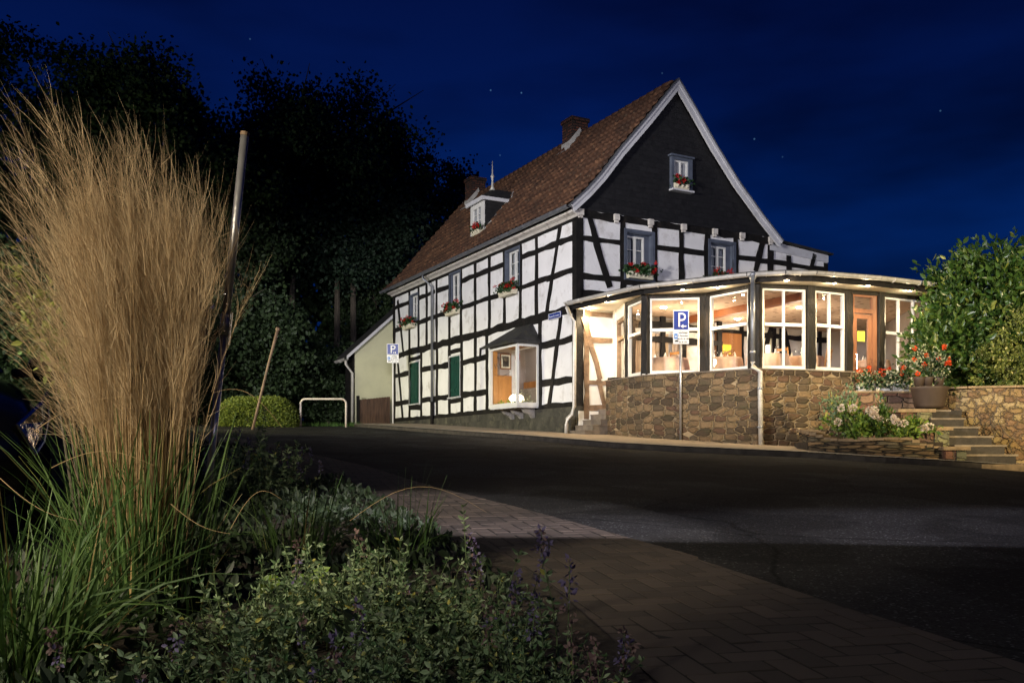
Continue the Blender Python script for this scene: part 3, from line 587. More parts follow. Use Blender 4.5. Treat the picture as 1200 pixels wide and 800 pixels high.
tf = MB()
tf.box(GF, -.026, .19, -.19, .026, zr(1.25), ZW + .1)          # the big corner post
tf.build('corner_post', M['timber'], house)
# gable front frame
tf = MB()
tf.beam(GF, (0, zr(6.34)), (SL, zr(6.34)), .20, Y0, Y1 + .03); tf.beam(GF, (.1, zr(4.22)), (SL, zr(4.22)), .22, Y0, Y1 + .004)
rail(GP, GF, [(681, 696), (696, 730), (767, 797), (799, 828), (862, 889), (889, 901), (902, 924), (924, 950), (950, 969)], zr(5.71), .13)
rail(GP, GF, [(681, 710), (710, 730), (767, 798), (799, 829)], zr(4.70), .15); rail(GP, GF, [(731, 767), (830, 861)], GP(748, 329)[1] - .07, .15)
for u in (729.5, 767.2, 798.5, 828.3, 862): post(GP, GF, u, zr(4.2), zr(6.3), .16)
post(GP, GF, 902, zr(4.2), zr(6.3), .20, .3)
tf.beam(GF, GP(690, 253), GP(714, 337), .19, Y0, Y1 + .008); tf.beam(GF, GP(893.3, 284), GP(885, 318), .19, Y0, Y1 + .008)
for u in (924.5, 967.8): post(GP, GF, u, zr(4.6), zr(5.98) if u < 950 else zr(5.9), .16)
tf.beam(GF, GP(954, 298), GP(949, 320), .15, Y0, Y1 + .008)
tf.build('timber_frame', M['timber'], house)
for u in (678.5, 720.5, 760.5, 799, 835.5, 867.5, 901):
    s = GP(u, 260)[0]; cs = MB(); cs.box(GF, s - .08, s + .08, .045, .13, zr(6.27), zr(6.43)); cs.box(GF, s - .06, s + .06, .045, .10, zr(6.20), zr(6.268)); cs.build('beam_end_block', M['cornice'], house)
# plinth
b = MB(); b.box(LF, -.03, TL, -.1, .05, zr(-.3), zr(1.24)); b.box(LF, 0, LP(512, 400)[0] - .3, .052, .20, zr(-.3), zr(1.0)); b.box(GF, .0, 1.2, -.1, .04, zr(-.3), zr(1.25))
b.build('plinth', M['plinth'], house, bevel=.01)

# windows of the upper floor
def window(fr, r, parent, sash='two', set_in=.10, sur=None, frame_m=None, wz=None):
    """frame, panes and net curtain standing back in the opening r"""
    x0, x1, z0, z1 = r; y = -set_in
    w = MB().box(fr, x0, x0 + .05, y - .03, y + .03, z0, z1).box(fr, x1 - .05, x1, y - .03, y + .03, z0, z1).box(fr, x0 + .05, x1 - .05, y - .03, y + .03, z1 - .05, z1).box(fr, x0 + .05, x1 - .05, y - .03, y + .03, z0, z0 + .06)
    xm = (x0 + x1) / 2; w.box(fr, xm - .035, xm + .035, y - .028, y + .034, z0 + .06, z1 - .05)
    for i in (1, 2): zz = z0 + (z1 - z0) * i / 3; w.box(fr, x0 + .05, xm - .035, y - .012, y + .014, zz - .012, zz + .012).box(fr, xm + .035, x1 - .05, y - .012, y + .014, zz - .012, zz + .012)
    wo = w.build('window', M['window_white'], parent)
    MB().face([fr(x0, y, z0), fr(x1, y, z0), fr(x1, y, z1), fr(x0, y, z1)]).build('pane', M['glass'], wo)
    c = MB(); n = 24
    for i in range(n):
        for (a, e_) in ((x0, xm - .02), (xm + .02, x1)):
            p = a + (e_ - a) * i / n; q = a + (e_ - a) * (i + 1) / n; f = lambda t: -.10 + .018 * math.sin(t * 95) + .012 * math.sin(t * 41)
            c.face([fr(p, y + f(p), z0), fr(q, y + f(q), z0), fr(q, y + f(q), z1), fr(p, y + f(p), z1)])
    c.build('curtain', M['curtain'], wo, smooth=True)
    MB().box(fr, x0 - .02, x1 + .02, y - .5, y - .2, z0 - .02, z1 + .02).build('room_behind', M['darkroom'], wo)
    return wo
def surround(fr, r, parent, w=.13, y0=0, y1=.035):
    x0, x1, z0, z1 = r
    return MB().box(fr, x0 - w, x0, y0, y1, z0 - .03, z1 + w).box(fr, x1, x1 + w, y0, y1, z0 - .03, z1 + w).box(fr, x0, x1, y0, y1, z1, z1 + w).box(fr, x0 - w, x1 + w, y0, y1 + .02, z0 - .08, z0 - .03).box(fr, x0 - .001, x0 + .02, -.15, 0, z0, z1).box(fr, x1 - .02, x1 + .001, -.15, 0, z0, z1).box(fr, x0, x1, -.15, 0, z1 - .02, z1 + .001).build('window_surround', M['surround'], parent, bevel=.006)
for r in wl:
    q = (r[0] + .04, r[1] - .10, r[2], r[3] - .04)
    window(LF, q, house); surround(LF, (r[0] + .02, r[1] - .02, r[2] + .02, r[3] - .02), house, .05, y1=.034)
for r in gl:
    q = (r[0] + .10, r[1] - .26, r[2] + .05, r[3] - .16)
    window(GF, (q[0], q[1], q[2], q[3]), house, set_in=.12); 
    surround(GF, (r[0] + .07, r[1] - .07, r[2] + .02, r[3] - .09), house, .09, y1=.04)
    MB().box(GF, q[1], r[1] - .05, -.14, -.10, r[2], r[3]).box(GF, r[0], q[0], -.14, -.10, r[2], r[3]).box(GF, q[0], q[1], -.14, -.10, q[3], r[3]).build('window_reveal_panel', M['surround'], house)
for r in shl:
    x0, x1, z0, z1 = r; xm = (x0 + x1) / 2
    s = MB()
    for a, c in ((x0 + .03, xm - .006), (xm + .006, x1 - .09)):
        s.box(LF, a, c, -.05, -.01, z0 + .03, z1 - .03)
        n = int((c - a) / .11)
        for k in range(n): p = a + (c - a) * (k + .5) / n; s.box(LF, p - .042, p + .042, -.012, .004, z0 + .05, z1 - .05)
        for zz in (z0 + .2, z1 - .25): s.box(LF, a + .02, c - .02, .004, .018, zz, zz + .08)
    s.build('shutter', M['shutter'], house)
    MB().box(LF, x0 - .0, x0 + .03, -.04, .03, z0, z1).box(LF, x1 - .03, x1, -.04, .03, z0, z1).box(LF, x0, x1, -.04, .032, z1 - .03, z1 + .02).box(LF, x0 - .05, x1 + .05, -.04, .07, z0 - .04, z0).build('shutter_frame', M['board'], house)

# gable slate, attic window, bargeboards
prof_px_l = [(669, 240), (687.5, 223), (704, 205), (726, 176), (759, 137.7), (794.7, 93.7)]
prof_px_r = [(814, 126.7), (838.7, 170.7), (866, 214.7), (893.7, 253), (917, 283)]
VO = .22   # verge overhang
prof = [GP(u, v, VO) for u, v in prof_px_l]; profR = [GP(u, v, VO) for u, v in prof_px_r]
apex = prof[-1]
gp = [(p[0] + .12, p[1] - .12) for p in prof[1:-1]] + [(apex[0], apex[1] - .22)] + [(p[0] - .12, p[1] - .1) for p in profR[:-1]]
zs = zr(6.44); b = MB(); pl = [(.02, zs)] + [p for p in gp if p[1] > zs + .05] + [(SL + .05, zs)]
b.prism(GF, pl, -.10, .06)
sl = b.build('slate_cladding', M['slate_dark'], house)
ar = rect(GP, 786.5, 803, 190, 216)
MB().box(GF, ar[0] - .10, ar[0], .06, .15, ar[2] - .2, ar[3] + .08).box(GF, ar[1], ar[1] + .14, .06, .15, ar[2] - .2, ar[3] + .08).box(GF, ar[0] - .16, ar[1] + .16, .06, .22, ar[3] + .082, ar[3] + .13).box(GF, ar[0], ar[1], .06, .15, ar[3], ar[3] + .08).build('attic_window_surround', M['surround'], house)
MB().box(GF, ar[0] - .12, ar[1] + .14, .062, .24, ar[2] - .25, ar[2] - .202).build('attic_window_sill', M['board'], house)
w = MB(); x0, x1, z0, z1 = ar; w.box(GF, x0, x0 + .05, .075, .11, z0, z1).box(GF, x1 - .05, x1, .075, .11, z0, z1).box(GF, x0, x1, .075, .111, z1 - .05, z1).box(GF, x0, x1, .075, .111, z0, z0 + .05).box(GF, (x0 + x1) / 2 - .02, (x0 + x1) / 2 + .02, .075, .108, z0, z1)
wa = w.build('window', M['window_white'], house)
MB().box(GF, x0 + .01, x1 - .01, .061, .072, z0, z1).build('curtain', M['curtain'], wa)
def offset_curve(P, d):
    o = []
    for i, p in enumerate(P):
        a = Vector(P[max(i - 1, 0)]); c = Vector(P[min(i + 1, len(P) - 1)]); t = (c - a).normalized(); o.append((p[0] + t.y * d, p[1] - t.x * d))
    return o
for P, side in ((prof, 1), ([apex] + profR, 1)):
    b = MB(); I = offset_curve(P, .20); I2 = offset_curve(P, .07)
    if P is prof: I[-1] = (apex[0], apex[1] - .30); I2[-1] = (apex[0], apex[1] - .11)
    else: I[0] = (apex[0], apex[1] - .30); I2[0] = (apex[0], apex[1] - .11)
    for i in range(len(P) - 1): b.prism(GF, [P[i], P[i + 1], I[i + 1], I[i]], VO - .06, VO); b.prism(GF, [P[i], P[i + 1], I2[i + 1], I2[i]], VO, VO + .03)
    b.build('bargeboard', M['board'], house)
    b = MB(); O = offset_curve(P, -.035)
    if P is prof: O[-1] = (apex[0], apex[1] + .05)
    else: O[0] = (apex[0], apex[1] + .05)
    for i in range(len(P) - 1): b.prism(GF, [O[i], O[i + 1], P[i + 1], P[i]], VO - .22, VO + .05)
    b.build('verge_flashing', M['zinc'], house)

# roof: pantiles modelled on the left slope
def along(P, n):
    return resample([Vector(p) for p in P], n)
eave = (prof[0][0] - .06, prof[0][1] - .06)
TP = [Vector((p[0], p[1])) for p in ([eave] + prof)]
Lp = sum((b - a).length for a, b in zip(TP, TP[1:])); nc = int(Lp / .31); sub = 6; pr = along(TP, nc * sub + 1)
T0, T1 = -VO + .02, TL + .16; nt_ = int((T1 - T0) / .23); nq = nt_ * 8 + 1
V = []; UV = []
for i, p in enumerate(pr):
    a = pr[max(i - 1, 0)]; c = pr[min(i + 1, len(pr) - 1)]; t = (c - a).normalized(); nrm = Vector((-t.y, t.x)); fr_ = (i % sub) / sub
    lift = .055 * (1 - fr_) if i < len(pr) - 1 else 0
    sag = -.05 * math.sin(math.pi * i / (len(pr) - 1)) 
    for j in range(nq):
        q = j / 8.0; wv = .036 * (math.cos(2 * math.pi * q) * .5 + .5) ** 1.3 + .004 * math.sin(q * 1.7 + (i // sub) * 2.1)
        x = p.x + nrm.x * (lift + wv + .01); zz = p.y + nrm.y * (lift + wv + .01) + .03 * math.sin(q * .11)
        V.append(tuple(LF(T0 + (T1 - T0) * j / (nq - 1), -x, zz)))
b = MB(); b.v = V
for i in range(len(pr) - 1):
    for j in range(nq - 1):
        a = i * nq + j; b.f.append((a, a + 1, a + nq + 1, a + nq)); ci = i // sub; v0 = ci + (i % sub) / sub + .001; v1 = v0 + .998 / sub
        q0 = j / 8 + .001; q1 = q0 + .123; b.uv[len(b.f) - 1] = [(q0, v0), (q1, v0), (q1, v1), (q0, v1)]
roof = b.build('roof', M['tile'], house)
b = MB()
for P in ([apex] + profR,):
    for i in range(len(P) - 1):
        b.face([GF(P[i][0], VO - .02, P[i][1]), GF(P[i + 1][0], VO - .02, P[i + 1][1]), GF(P[i + 1][0], -TL - .1, P[i + 1][1]), GF(P[i][0], -TL - .1, P[i][1])])
for i in range(len(prof) - 1):   # underside boarding of the seen slope
    b.face([GF(prof[i][0], VO - .03, prof[i][1] - .04), GF(prof[i + 1][0], VO - .03, prof[i + 1][1] - .04), GF(prof[i + 1][0], -TL - .12, prof[i + 1][1] - .04), GF(prof[i][0], -TL - .12, prof[i][1] - .04)])
b.build('roof_rear_slope', M['tile'], house)
b = MB(); n = 38
for k in range(n):
    y0 = VO - .25 - (TL - .05) * k / n; y1 = VO - .25 - (TL - .05) * (k + 1.08) / n
    b.tube([GF(apex[0], y0, apex[1] + .005), GF(apex[0], y1, apex[1] + .02)], [.085, .105], 8)
b.build('ridge_tiles', M['tile'], house, smooth=True)
# far gable and its pale verge
b = MB(); b.face([LF(TL + .02, -p[0], p[1]) for p in ([(0, ZW)] + prof[1:] + profR[:-1] + [(SL, ZW)])]); b.build('far_gable_wall', M['plaster'], house)
b = MB()
for a, c in zip(prof, prof[1:]): b.tube([LF(TL + .20, -a[0], a[1] + .03), LF(TL + .20, -c[0], c[1] + .03)], .045, 6)
b.build('verge_flashing', M['zinc_light'], house)
# eaves: cornice, gutter, downpipe
MB().prism(Frame(LF.o, MN, BX), [(0, ZW - .09), (.04, ZW - .09), (.09, ZW - .04), (.22, ZW - .00), (.24, ZW + .06), (0, ZW + .06)], -.12, TL + .1).build('eaves_cornice', M['cornice'], house)
def gutter(name, P, r, m, parent, n=7, brackets=.9):
    """open half-round gutter with brackets along the world points P"""
    b = MB(); P = [Vector(p) for p in P]
    for a, c in zip(P, P[1:]):
        d = (c - a).normalized(); s = Vector((d.y, -d.x, 0)).normalized()
        A = [a + s * (math.cos(t) * r) + Vector((0, 0, -math.sin(t) * r)) for t in np.linspace(0, math.pi, n)]; Cc = [q + (c - a) for q in A]
        for i in range(n - 1): b.face([A[i], A[i + 1], Cc[i + 1], Cc[i]])
        b.tube([A[0], Cc[0]], r * .17, 6); b.tube([A[-1], Cc[-1]], r * .17, 6)
        L = (c - a).length; k = max(1, int(L / brackets))
        for i in range(k):
            q = a + d * L * (i + .5) / k
            ring = [q + s * (math.cos(t) * r * 1.08) + Vector((0, 0, -math.sin(t) * r * 1.08)) for t in np.linspace(-.15, math.pi + .15, 8)]
            b.tube(ring, r * .13, 5)
    return b.build(name, m, parent, smooth=False)
ez = eave[1] + .03; eo = -eave[0] + .04
gutter('gutter', [LF(-VO - .05, eo, ez), LF(TL + .3, eo, ez - .02)], .072, M['zinc'], house)
td = LP(509.3, 400)[0]
MB().tube([LF(td + .12, eo, ez - .06), LF(td + .10, eo - .02, ez - .2), LF(td, .10, ez - .50), LF(td, .10, gz(*LF(td, .1, 0).xy) + .9)], .05, 10).build('downpipe', M['zinc'], house, smooth=True)
MB().tube([LF(td, .10, gz(*LF(td, .1, 0).xy) + .9), LF(td, .10, gz(*LF(td, .1, 0).xy) + .02)], .065, 10).build('downpipe_foot', M['timber'], house, smooth=True)
# the extension's cornice and roof edge
MB().prism(GF, [(SL - .05, zr(6.06)), (SE, zr(5.92)), (SE, zr(6.14)), (SL - .05, zr(6.33))], -.02, .03).build('extension_cornice', M['board'], house)
MB().prism(GF, [(SL + .1, zr(6.335)), (SE + .12, zr(6.15)), (SE + .12, zr(6.20)), (SL + .1, zr(6.40))], -5, .12).build('extension_roof', M['mossroof'], house)

# chimneys sit astride the ridge
def chimney(t, w, h, s0=None, parent=None):
    s = apex[0] - .0 if s0 is None else s0
    fr = Frame(LF.o, BX, MN); z0 = apex[1] - .9
    c = MB().box(fr, t - w / 2, t + w / 2, -s - w / 2, -s + w / 2, z0, apex[1] + h - .12).box(fr, t - w / 2 - .04, t + w / 2 + .04, -s - w / 2 - .04, -s + w / 2 + .04, apex[1] + h - .12, apex[1] + h).box(fr, t - w / 2 + .12, t + w / 2 - .12, -s - w / 2 + .12, -s + w / 2 - .12, apex[1] + h, apex[1] + h + .03)
    co = c.build('chimney', M['brick'], roof)
    return co
t1 = onpl(Frame(LF.o - MN * apex[0], BX, MN), 674, 160)[0]; t2 = onpl(Frame(LF.o - MN * apex[0], BX, MN), 557, 225)[0]
chimney(t1, .62, .62); chimney(t2, .62, .72)
for t in (t1, t2):
    q = MB()
    def zprof(s):   # roof height at distance s from the front
        for a, c in zip(prof, prof[1:]):
            if a[0] <= s <= c[0]: return a[1] + (c[1] - a[1]) * (s - a[0]) / (c[0] - a[0])
        return apex[1]
    s1 = apex[0] - .33; s2 = apex[0] - .62
    q.face([LF(t - .42, -s2, zprof(s2) + .09), LF(t + .42, -s2, zprof(s2) + .09), LF(t + .42, -s1, zprof(s1) + .10), LF(t - .42, -s1, zprof(s1) + .10)])
    q.face([LF(t - .33, -s1 + .004, zprof(s1) + .05), LF(t + .33, -s1 + .004, zprof(s1) + .05), LF(t + .33, -s1 + .004, zprof(s1) + .24), LF(t - .33, -s1 + .004, zprof(s1) + .24)])
    q.face([LF(t - .42, -s2, zprof(s2) + .09), LF(t - .42, -apex[0], zprof(apex[0]) + .10), LF(t - .315, -apex[0], zprof(apex[0]) + .30), LF(t - .315, -s2, zprof(s2) + .30)])
    q.build('chimney_flashing', M['zinc_light'], house)

# dormer on the seen slope
DOFF = -.62   # its front plane, measured from the long front
dl, dzb = LP(553.5, 268, DOFF); drt, _ = LP(567, 260, DOFF); _, dzt = LP(560, 237, DOFF); dzb = LP(553.5, 276, DOFF)[1]
ta, tb = min(dl, drt) - .02, max(dl, drt) + .04
dm = MB(); fs = -DOFF
def sback(z):   # where the roof reaches height z
    for a, c in zip(prof, prof[1:]):
        if a[1] <= z <= c[1]: return a[0] + (c[0] - a[0]) * (z - a[1]) / (c[1] - a[1])
    return apex[0]
zf = zprof(fs) - .1; zt = dzt; bk = sback(zt)
for t in (ta, tb): dm.face([LF(t, -fs, zf), LF(t, -bk, zt), LF(t, -fs, zt)], [(fs, zf), (bk, zt), (fs, zt)])
dorm = dm.build('dormer', M['slate_dark'], house)
wb = MB(); x0, x1 = ta + .17, tb - .17; wz0, wz1 = zf + .35, zt - .22
wb.box(LF, ta - .02, x0, -fs - .02, -fs + .04, zf, zt).box(LF, x1, tb + .02, -fs - .02, -fs + .04, zf, zt).box(LF, x0, x1, -fs - .02, -fs + .04, wz1, zt).box(LF, x0, x1, -fs - .02, -fs + .04, zf, wz0)
wb.build('dormer_front', M['window_white'], dorm)
xm = (x0 + x1) / 2; w = MB().box(LF, xm - .03, xm + .03, -fs - .02, -fs + .02, wz0, wz1)
for i in (1, 2): zz = wz0 + (wz1 - wz0) * i / 3; w.box(LF, x0, x1, -fs - .015, -fs + .012, zz - .012, zz + .012)
w.build('dormer_window', M['window_white'], dorm); MB().box(LF, x0, x1, -fs - .06, -fs - .03, wz0, wz1).build('dormer_curtain', M['curtain'], dorm)
ov = .16; rz = zt + .06; rt = zt + .52; rm = (ta + tb) / 2; rp_ = fs + .55; rb = sback(rt)
E = [LF(ta - ov, -fs + ov, rz), LF(tb + ov, -fs + ov, rz), LF(rm, -rp_, rt), LF(ta - ov, -sback(rz) - .1, rz), LF(tb + ov, -sback(rz) - .1, rz), LF(rm, -rb - .1, rt)]
r_ = MB().face([E[0], E[1], E[2]], [(0, 0), (1.6, 0), (.8, .9)]).face([E[0], E[2], E[5], E[3]], [(0, 0), (.6, .8), (1.5, .8), (1.5, 0)]).face([E[1], E[4], E[5], E[2]], [(0, 0), (1.5, 0), (1.5, .8), (.6, .8)])
r_.build('dormer_roof', M['mossroof'], dorm)
c_ = MB().box(LF, ta - ov, tb + ov, -fs + ov - .06, -fs + ov, rz - .14, rz - .005)
for t in (ta - ov, tb + ov - .06): c_.box(LF, t, t + .06, -sback(rz - .1) - .05, -fs + ov - .06, rz - .12, rz - .005)
c_.build('dormer_cornice', M['board'], dorm)
fo = LF(rm, -rp_, 0); MB().lathe((fo.x, fo.y, rt - .05), [(.11, 0), (.05, .12), (.035, .30), (.035, .42), (.075, .47), (.035, .53), (.022, .60), (.012, 1.0)], 10).build('finial', M['zinc_light'], dorm, smooth=True)
q = MB()
zz0 = zf + .1
q.tube([LF(ta - .05, -fs + .03, zprof(fs) + .02), LF(ta - .05, -bk, zt + .05)], .05, 6).tube([LF(ta - ov, -sback(rz), rz + .05), LF(rm, -rb, rt + .05)], .045, 6)
q.build('dormer_flashing', M['zinc_light'], dorm)

# oriel window
b = MB(); g_ = .055
def obox(x0, x1, y0, y1, z0, z1): b.box(LF, x0, x1, y0, y1, z0, z1)
obox(OT0, OT0 + .09, OD - .07, OD, OZ0, OZ1); obox(OT1 - .07, OT1, OD - .07, OD, OZ0, OZ1)
obox(OT0 + .09, OT1 - .07, OD - .06, OD - .002, OZ1 - .11, OZ1); obox(OT0 + .09, OT1 - .07, OD - .06, OD - .002, OZ0, OZ0 + .10)
for t in (OT0, OT1 - .05):
    obox(t, t + .05, .005, .08, OZ0, OZ1); obox(t + .002, t + .048, .08, OD - .07, OZ1 - .11, OZ1); obox(t + .002, t + .048, .08, OD - .07, OZ0, OZ0 + .10)
oriel = b.build('oriel_window', M['window_white'], house, bevel=.004)
MB().face([LF(OT0 + .05, OD - .03, OZ0 + .08), LF(OT1 - .05, OD - .03, OZ0 + .08), LF(OT1 - .05, OD - .03, OZ1 - .08), LF(OT0 + .05, OD - .03, OZ1 - .08)]).face([LF(OT0 + .025, .06, OZ0 + .08), LF(OT0 + .025, OD - .05, OZ0 + .08), LF(OT0 + .025, OD - .05, OZ1 - .08), LF(OT0 + .025, .06, OZ1 - .08)]).build('pane', M['glass'], oriel)
MB().box(LF, OT0 + .01, OT1 - .01, 0.005, OD - .01, OZ0 - .05, OZ0 - .002).build('oriel_floor', M['board'], oriel)
MB().box(LF, OT0 + .01, OT1 - .01, 0.005, OD - .02, OZ1 + .002, OZ1 + .03).build('oriel_ceiling', M['wood_light'], oriel)
for t in (OT0 + .18, (OT0 + OT1) / 2, OT1 - .3):
    MB().prism(Frame(LF.o, MN, BX), [(.05, OZ0 - .34), (.11, OZ0 - .33), (.18, OZ0 - .25), (.34, OZ0 - .18), (.46, OZ0 - .052), (.05, OZ0 - .052)], t, t + .13).build('bracket', M['surround_pale'], oriel)
e0, e1 = OT0 - .10, OT1 + .24; oz = OZ1 + .04
E = [LF(e0, OD + .14, oz), LF(e1, OD + .14, oz), LF(OT1 - .35, .0, oz + .58), LF(OT0 + .40, .0, oz + .58), LF(e0, 0, oz), LF(e1, 0, oz)]
MB().face([E[0], E[1], E[2], E[3]]).face([E[0], E[3], E[4]]).face([E[1], E[5], E[2]]).face([E[0], E[4], E[5], E[1]]).face([LF(e0, OD + .15, oz), LF(e1, OD + .15, oz), LF(e1, OD + .15, oz - .08), LF(e0, OD + .15, oz - .08)]).face([LF(e0, OD + .15, oz), LF(e0, 0, oz), LF(e0, 0, oz - .08), LF(e0, OD + .15, oz - .08)]).build('oriel_roof', M['mossroof'], oriel)
MB().tube([LF(e1, OD + .18, oz - .02), LF(e1 + .03, OD + .18, oz - .32)], .035, 6).build('oriel_spout', M['timber'], oriel)
# the lit room behind it
rm_ = MB(); a, c = OT0 - .6, OT1 + 2.2; dp = -1.7
rm_.face([LF(a, dp, OZ0 - .6), LF(c, dp, OZ0 - .6), LF(c, dp, OZ1 + .3), LF(a, dp, OZ1 + .3)]).face([LF(c, -.16, OZ0 - .6), LF(c, dp, OZ0 - .6), LF(c, dp, OZ1 + .3), LF(c, -.16, OZ1 + .3)]).face([LF(a, -.16, OZ0 - .6), LF(a, dp, OZ0 - .6), LF(a, dp, OZ1 + .3), LF(a, -.16, OZ1 + .3)]).face([LF(a, -.16, OZ1 + .3), LF(c, -.16, OZ1 + .3), LF(c, dp, OZ1 + .3), LF(a, dp, OZ1 + .3)]).face([LF(a, -.16, OZ0 - .6), LF(c, -.16, OZ0 - .6), LF(c, dp, OZ0 - .6), LF(a, dp, OZ0 - .6)])
rm_.build('lit_room', M['interior_wall'], house)
MB().box(LF, OT1 - .045, OT1 - .005, -.10, OD - .08, OZ0 + .101, OZ1 - .111).build('oriel_cheek', M['interior_wall'], oriel)
R2 = Frame(LF(OT1 - .047, 0, 0), MN, -BX)
def rp2(u, v): return onpl(R2, u, v)
zc1 = OZ0 + .10 + (OZ1 - OZ0) * .42
MB().box(R2, .02, OD - .09, 0, .03, zc1 + .001, zc1 + .13).build('wall_shelf_board', M['wood_light'], oriel)
MB().box(R2, .02, OD - .09, 0, .025, OZ0 + .101, zc1).build('wood_panel', M['wood_light'], oriel)
MB().box(R2, OD - .20, OD - .085, .001, .07, OZ0 + .10, OZ1 - .111).build('inner_window_post', M['wood_light'], oriel)
MB().box(LF, a + .3, c - .05, dp + .01, dp + .10, zc1 - .10, zc1 + .14).build('rear_shelf_board', M['wood_light'], house)
MB().box(LF, a + .3, c - .05, dp + .01, dp + .35, OZ0 - .6, zc1 - .102).build('wooden_cabinet', M['drape0'], house)
x0, x1 = .04, .40; z0, z1 = zc1 + .32, zc1 + .78
pic = thing('framed_picture', 'framed dark landscape picture on the white panel inside the oriel window', 'picture', tuple(R2(x0, .02, z0)))
MB().box(R2, x0, x1, 0, .03, z0, z1).build('frame', M['wood_brown'], pic)
MB().box(R2, x0 + .03, x1 - .03, .03, .034, z0 + .03, z1 - .03).build('mount', M['cream_pot'], pic)
M['print'] = mat('old_landscape_print', (.06, .045, .03), .6, .9, 7, dirt=(.32, .27, .18), dscale=4, damt=.9)
MB().box(R2, x0 + .08, x1 - .08, .034, .038, z0 + .08, z1 - .08).build('print', M['print'], pic)
lp = LF(OT0 + .80, OD - .42, OZ0)
lt_ = thing('table_lamp', 'small glowing white table lamp on the oriel window ledge', 'lamp', tuple(lp))
MB().lathe(lp, [(.09, 0), (.02, .03), (.02, .13)], 12).build('lamp_base', M['wood_brown'], lt_)
sh = MB()
for k in range(9): q = lp + Vector((random.uniform(-.13, .13), random.uniform(-.08, .08), .20 + random.uniform(-.03, .10))); sh.lathe(q, [(.02, -.08), (.085, -.04), (.10, .0), (.085, .05), (.02, .09)], 10)
sh.build('lamp_shade', M['shade_glow'], lt_, smooth=True)
point('oriel_lamp_light', tuple(lp + Vector((0, 0, .45))), 13, (1, .78, .5), .1)
point('oriel_room_light', tuple(LF(OT1 + .1, -.8, OZ1 + .1)), 60, (1, .84, .66), .15)
gd = thing('window_garland', 'yellow-green moss and small flowers strewn along the oriel window ledge', 'garland', tuple(LF(OT0, OD - .1, OZ0)))
n = 900; P = np.array([LF(RNG.uniform(OT0 + .1, OT1 - .1), RNG.uniform(OD - .35, OD - .1), OZ0 + abs(RNG.normal()) * .07) for _ in range(n)]); MB().leaves(P, .06).build('moss', M['yellow_leaf'], gd)
P = np.array([LF(RNG.uniform(OT0 + .1, OT0 + .5), RNG.uniform(.1, OD - .2), OZ0 + abs(RNG.normal()) * .16) for _ in range(260)]); MB().leaves(P, .05).build('dry_flowers', M['white_fl'], gd)
# round hanging badge behind the glass, script lines on the glass
bc = LF(OT0 + .16, OD - .10, OZ1 - .42); bd = MB()
fr_b = Frame(bc, BX, MN)
def disc(b, fr, r, y0, y1, n=24, cx=0, cz=0): b.prism(fr, [(cx + r * math.cos(2 * math.pi * k / n), cz + r * math.sin(2 * math.pi * k / n)) for k in range(n)], y0, y1); return b
badge = thing('hanging_badge', 'small round red and blue badge hanging in the oriel window corner', 'badge', tuple(bc))
M['badge_red'] = mat('badge_red', (.55, .03, .02), .5, .05)
disc(MB(), fr_b, .14, -.01, .0).build('rim', M['badge_red'], badge); disc(MB(), fr_b, .115, .0, .004).build('field', M['sign_blue'], badge)
MB().beam(fr_b, (-.09, .07), (.09, -.07), .035, .004, .007, 0).build('stripe', M['sign_white'], badge); MB().tube([fr_b(0, 0, .14), fr_b(0, 0, .40)], .008, 5).build('cord', M['sign_white'], badge)
sg = MB(); 
for k, (zc, xa, xb) in enumerate(((OZ1 - .36, OT0 + .75, OT0 + 1.25), (OZ1 - .58, OT0 + .55, OT0 + 1.45))):
    pts = [LF(xb - (xb - xa) * i / 60, OD - .02, zc + .05 * math.sin(i * .9) * (1 + .6 * math.sin(i * .33)) + .02 * math.sin(i * .21)) for i in range(61)]; sg.tube(pts, .004, 4)
sg.tube([LF(OT0 + 1.45 - 1.0 * i / 20, OD - .02, OZ1 - .80 - .10 * math.sin(i / 20 * math.pi)) for i in range(21)], .005, 4)
sg.build('glass_script', M['black'], oriel)

# street name sign
nx, nz_ = LP(651.5, 370); ns = thing('street_name_sign', 'small blue street name sign with white lettering fixed near the house corner', 'sign', tuple(LF(nx, .03, nz_)))
frn = Frame(LF(nx, .0, nz_), -BX, MN)
MB().box(frn, -.33, .33, .03, .05, -.085, .085).build('plate', M['sign_blue'], ns)
MB().box(frn, -.33, .33, .05, .054, .071, .085).box(frn, -.33, .33, .05, .054, -.085, -.071).box(frn, -.33, -.316, .05, .054, -.071, .071).box(frn, .316, .33, .05, .054, -.071, .071).build('border', M['sign_white'], ns)
q = MB(); x = -.27
while x < .27: w_ = random.uniform(.018, .034); (q.box(frn, x, x + w_ * .45, .05, .054, -.03, random.choice((.012, .012, .034)))); x += w_ + .010 + (.03 if abs(x) < .02 else 0)
q.build('lettering', M['sign_white'], ns)

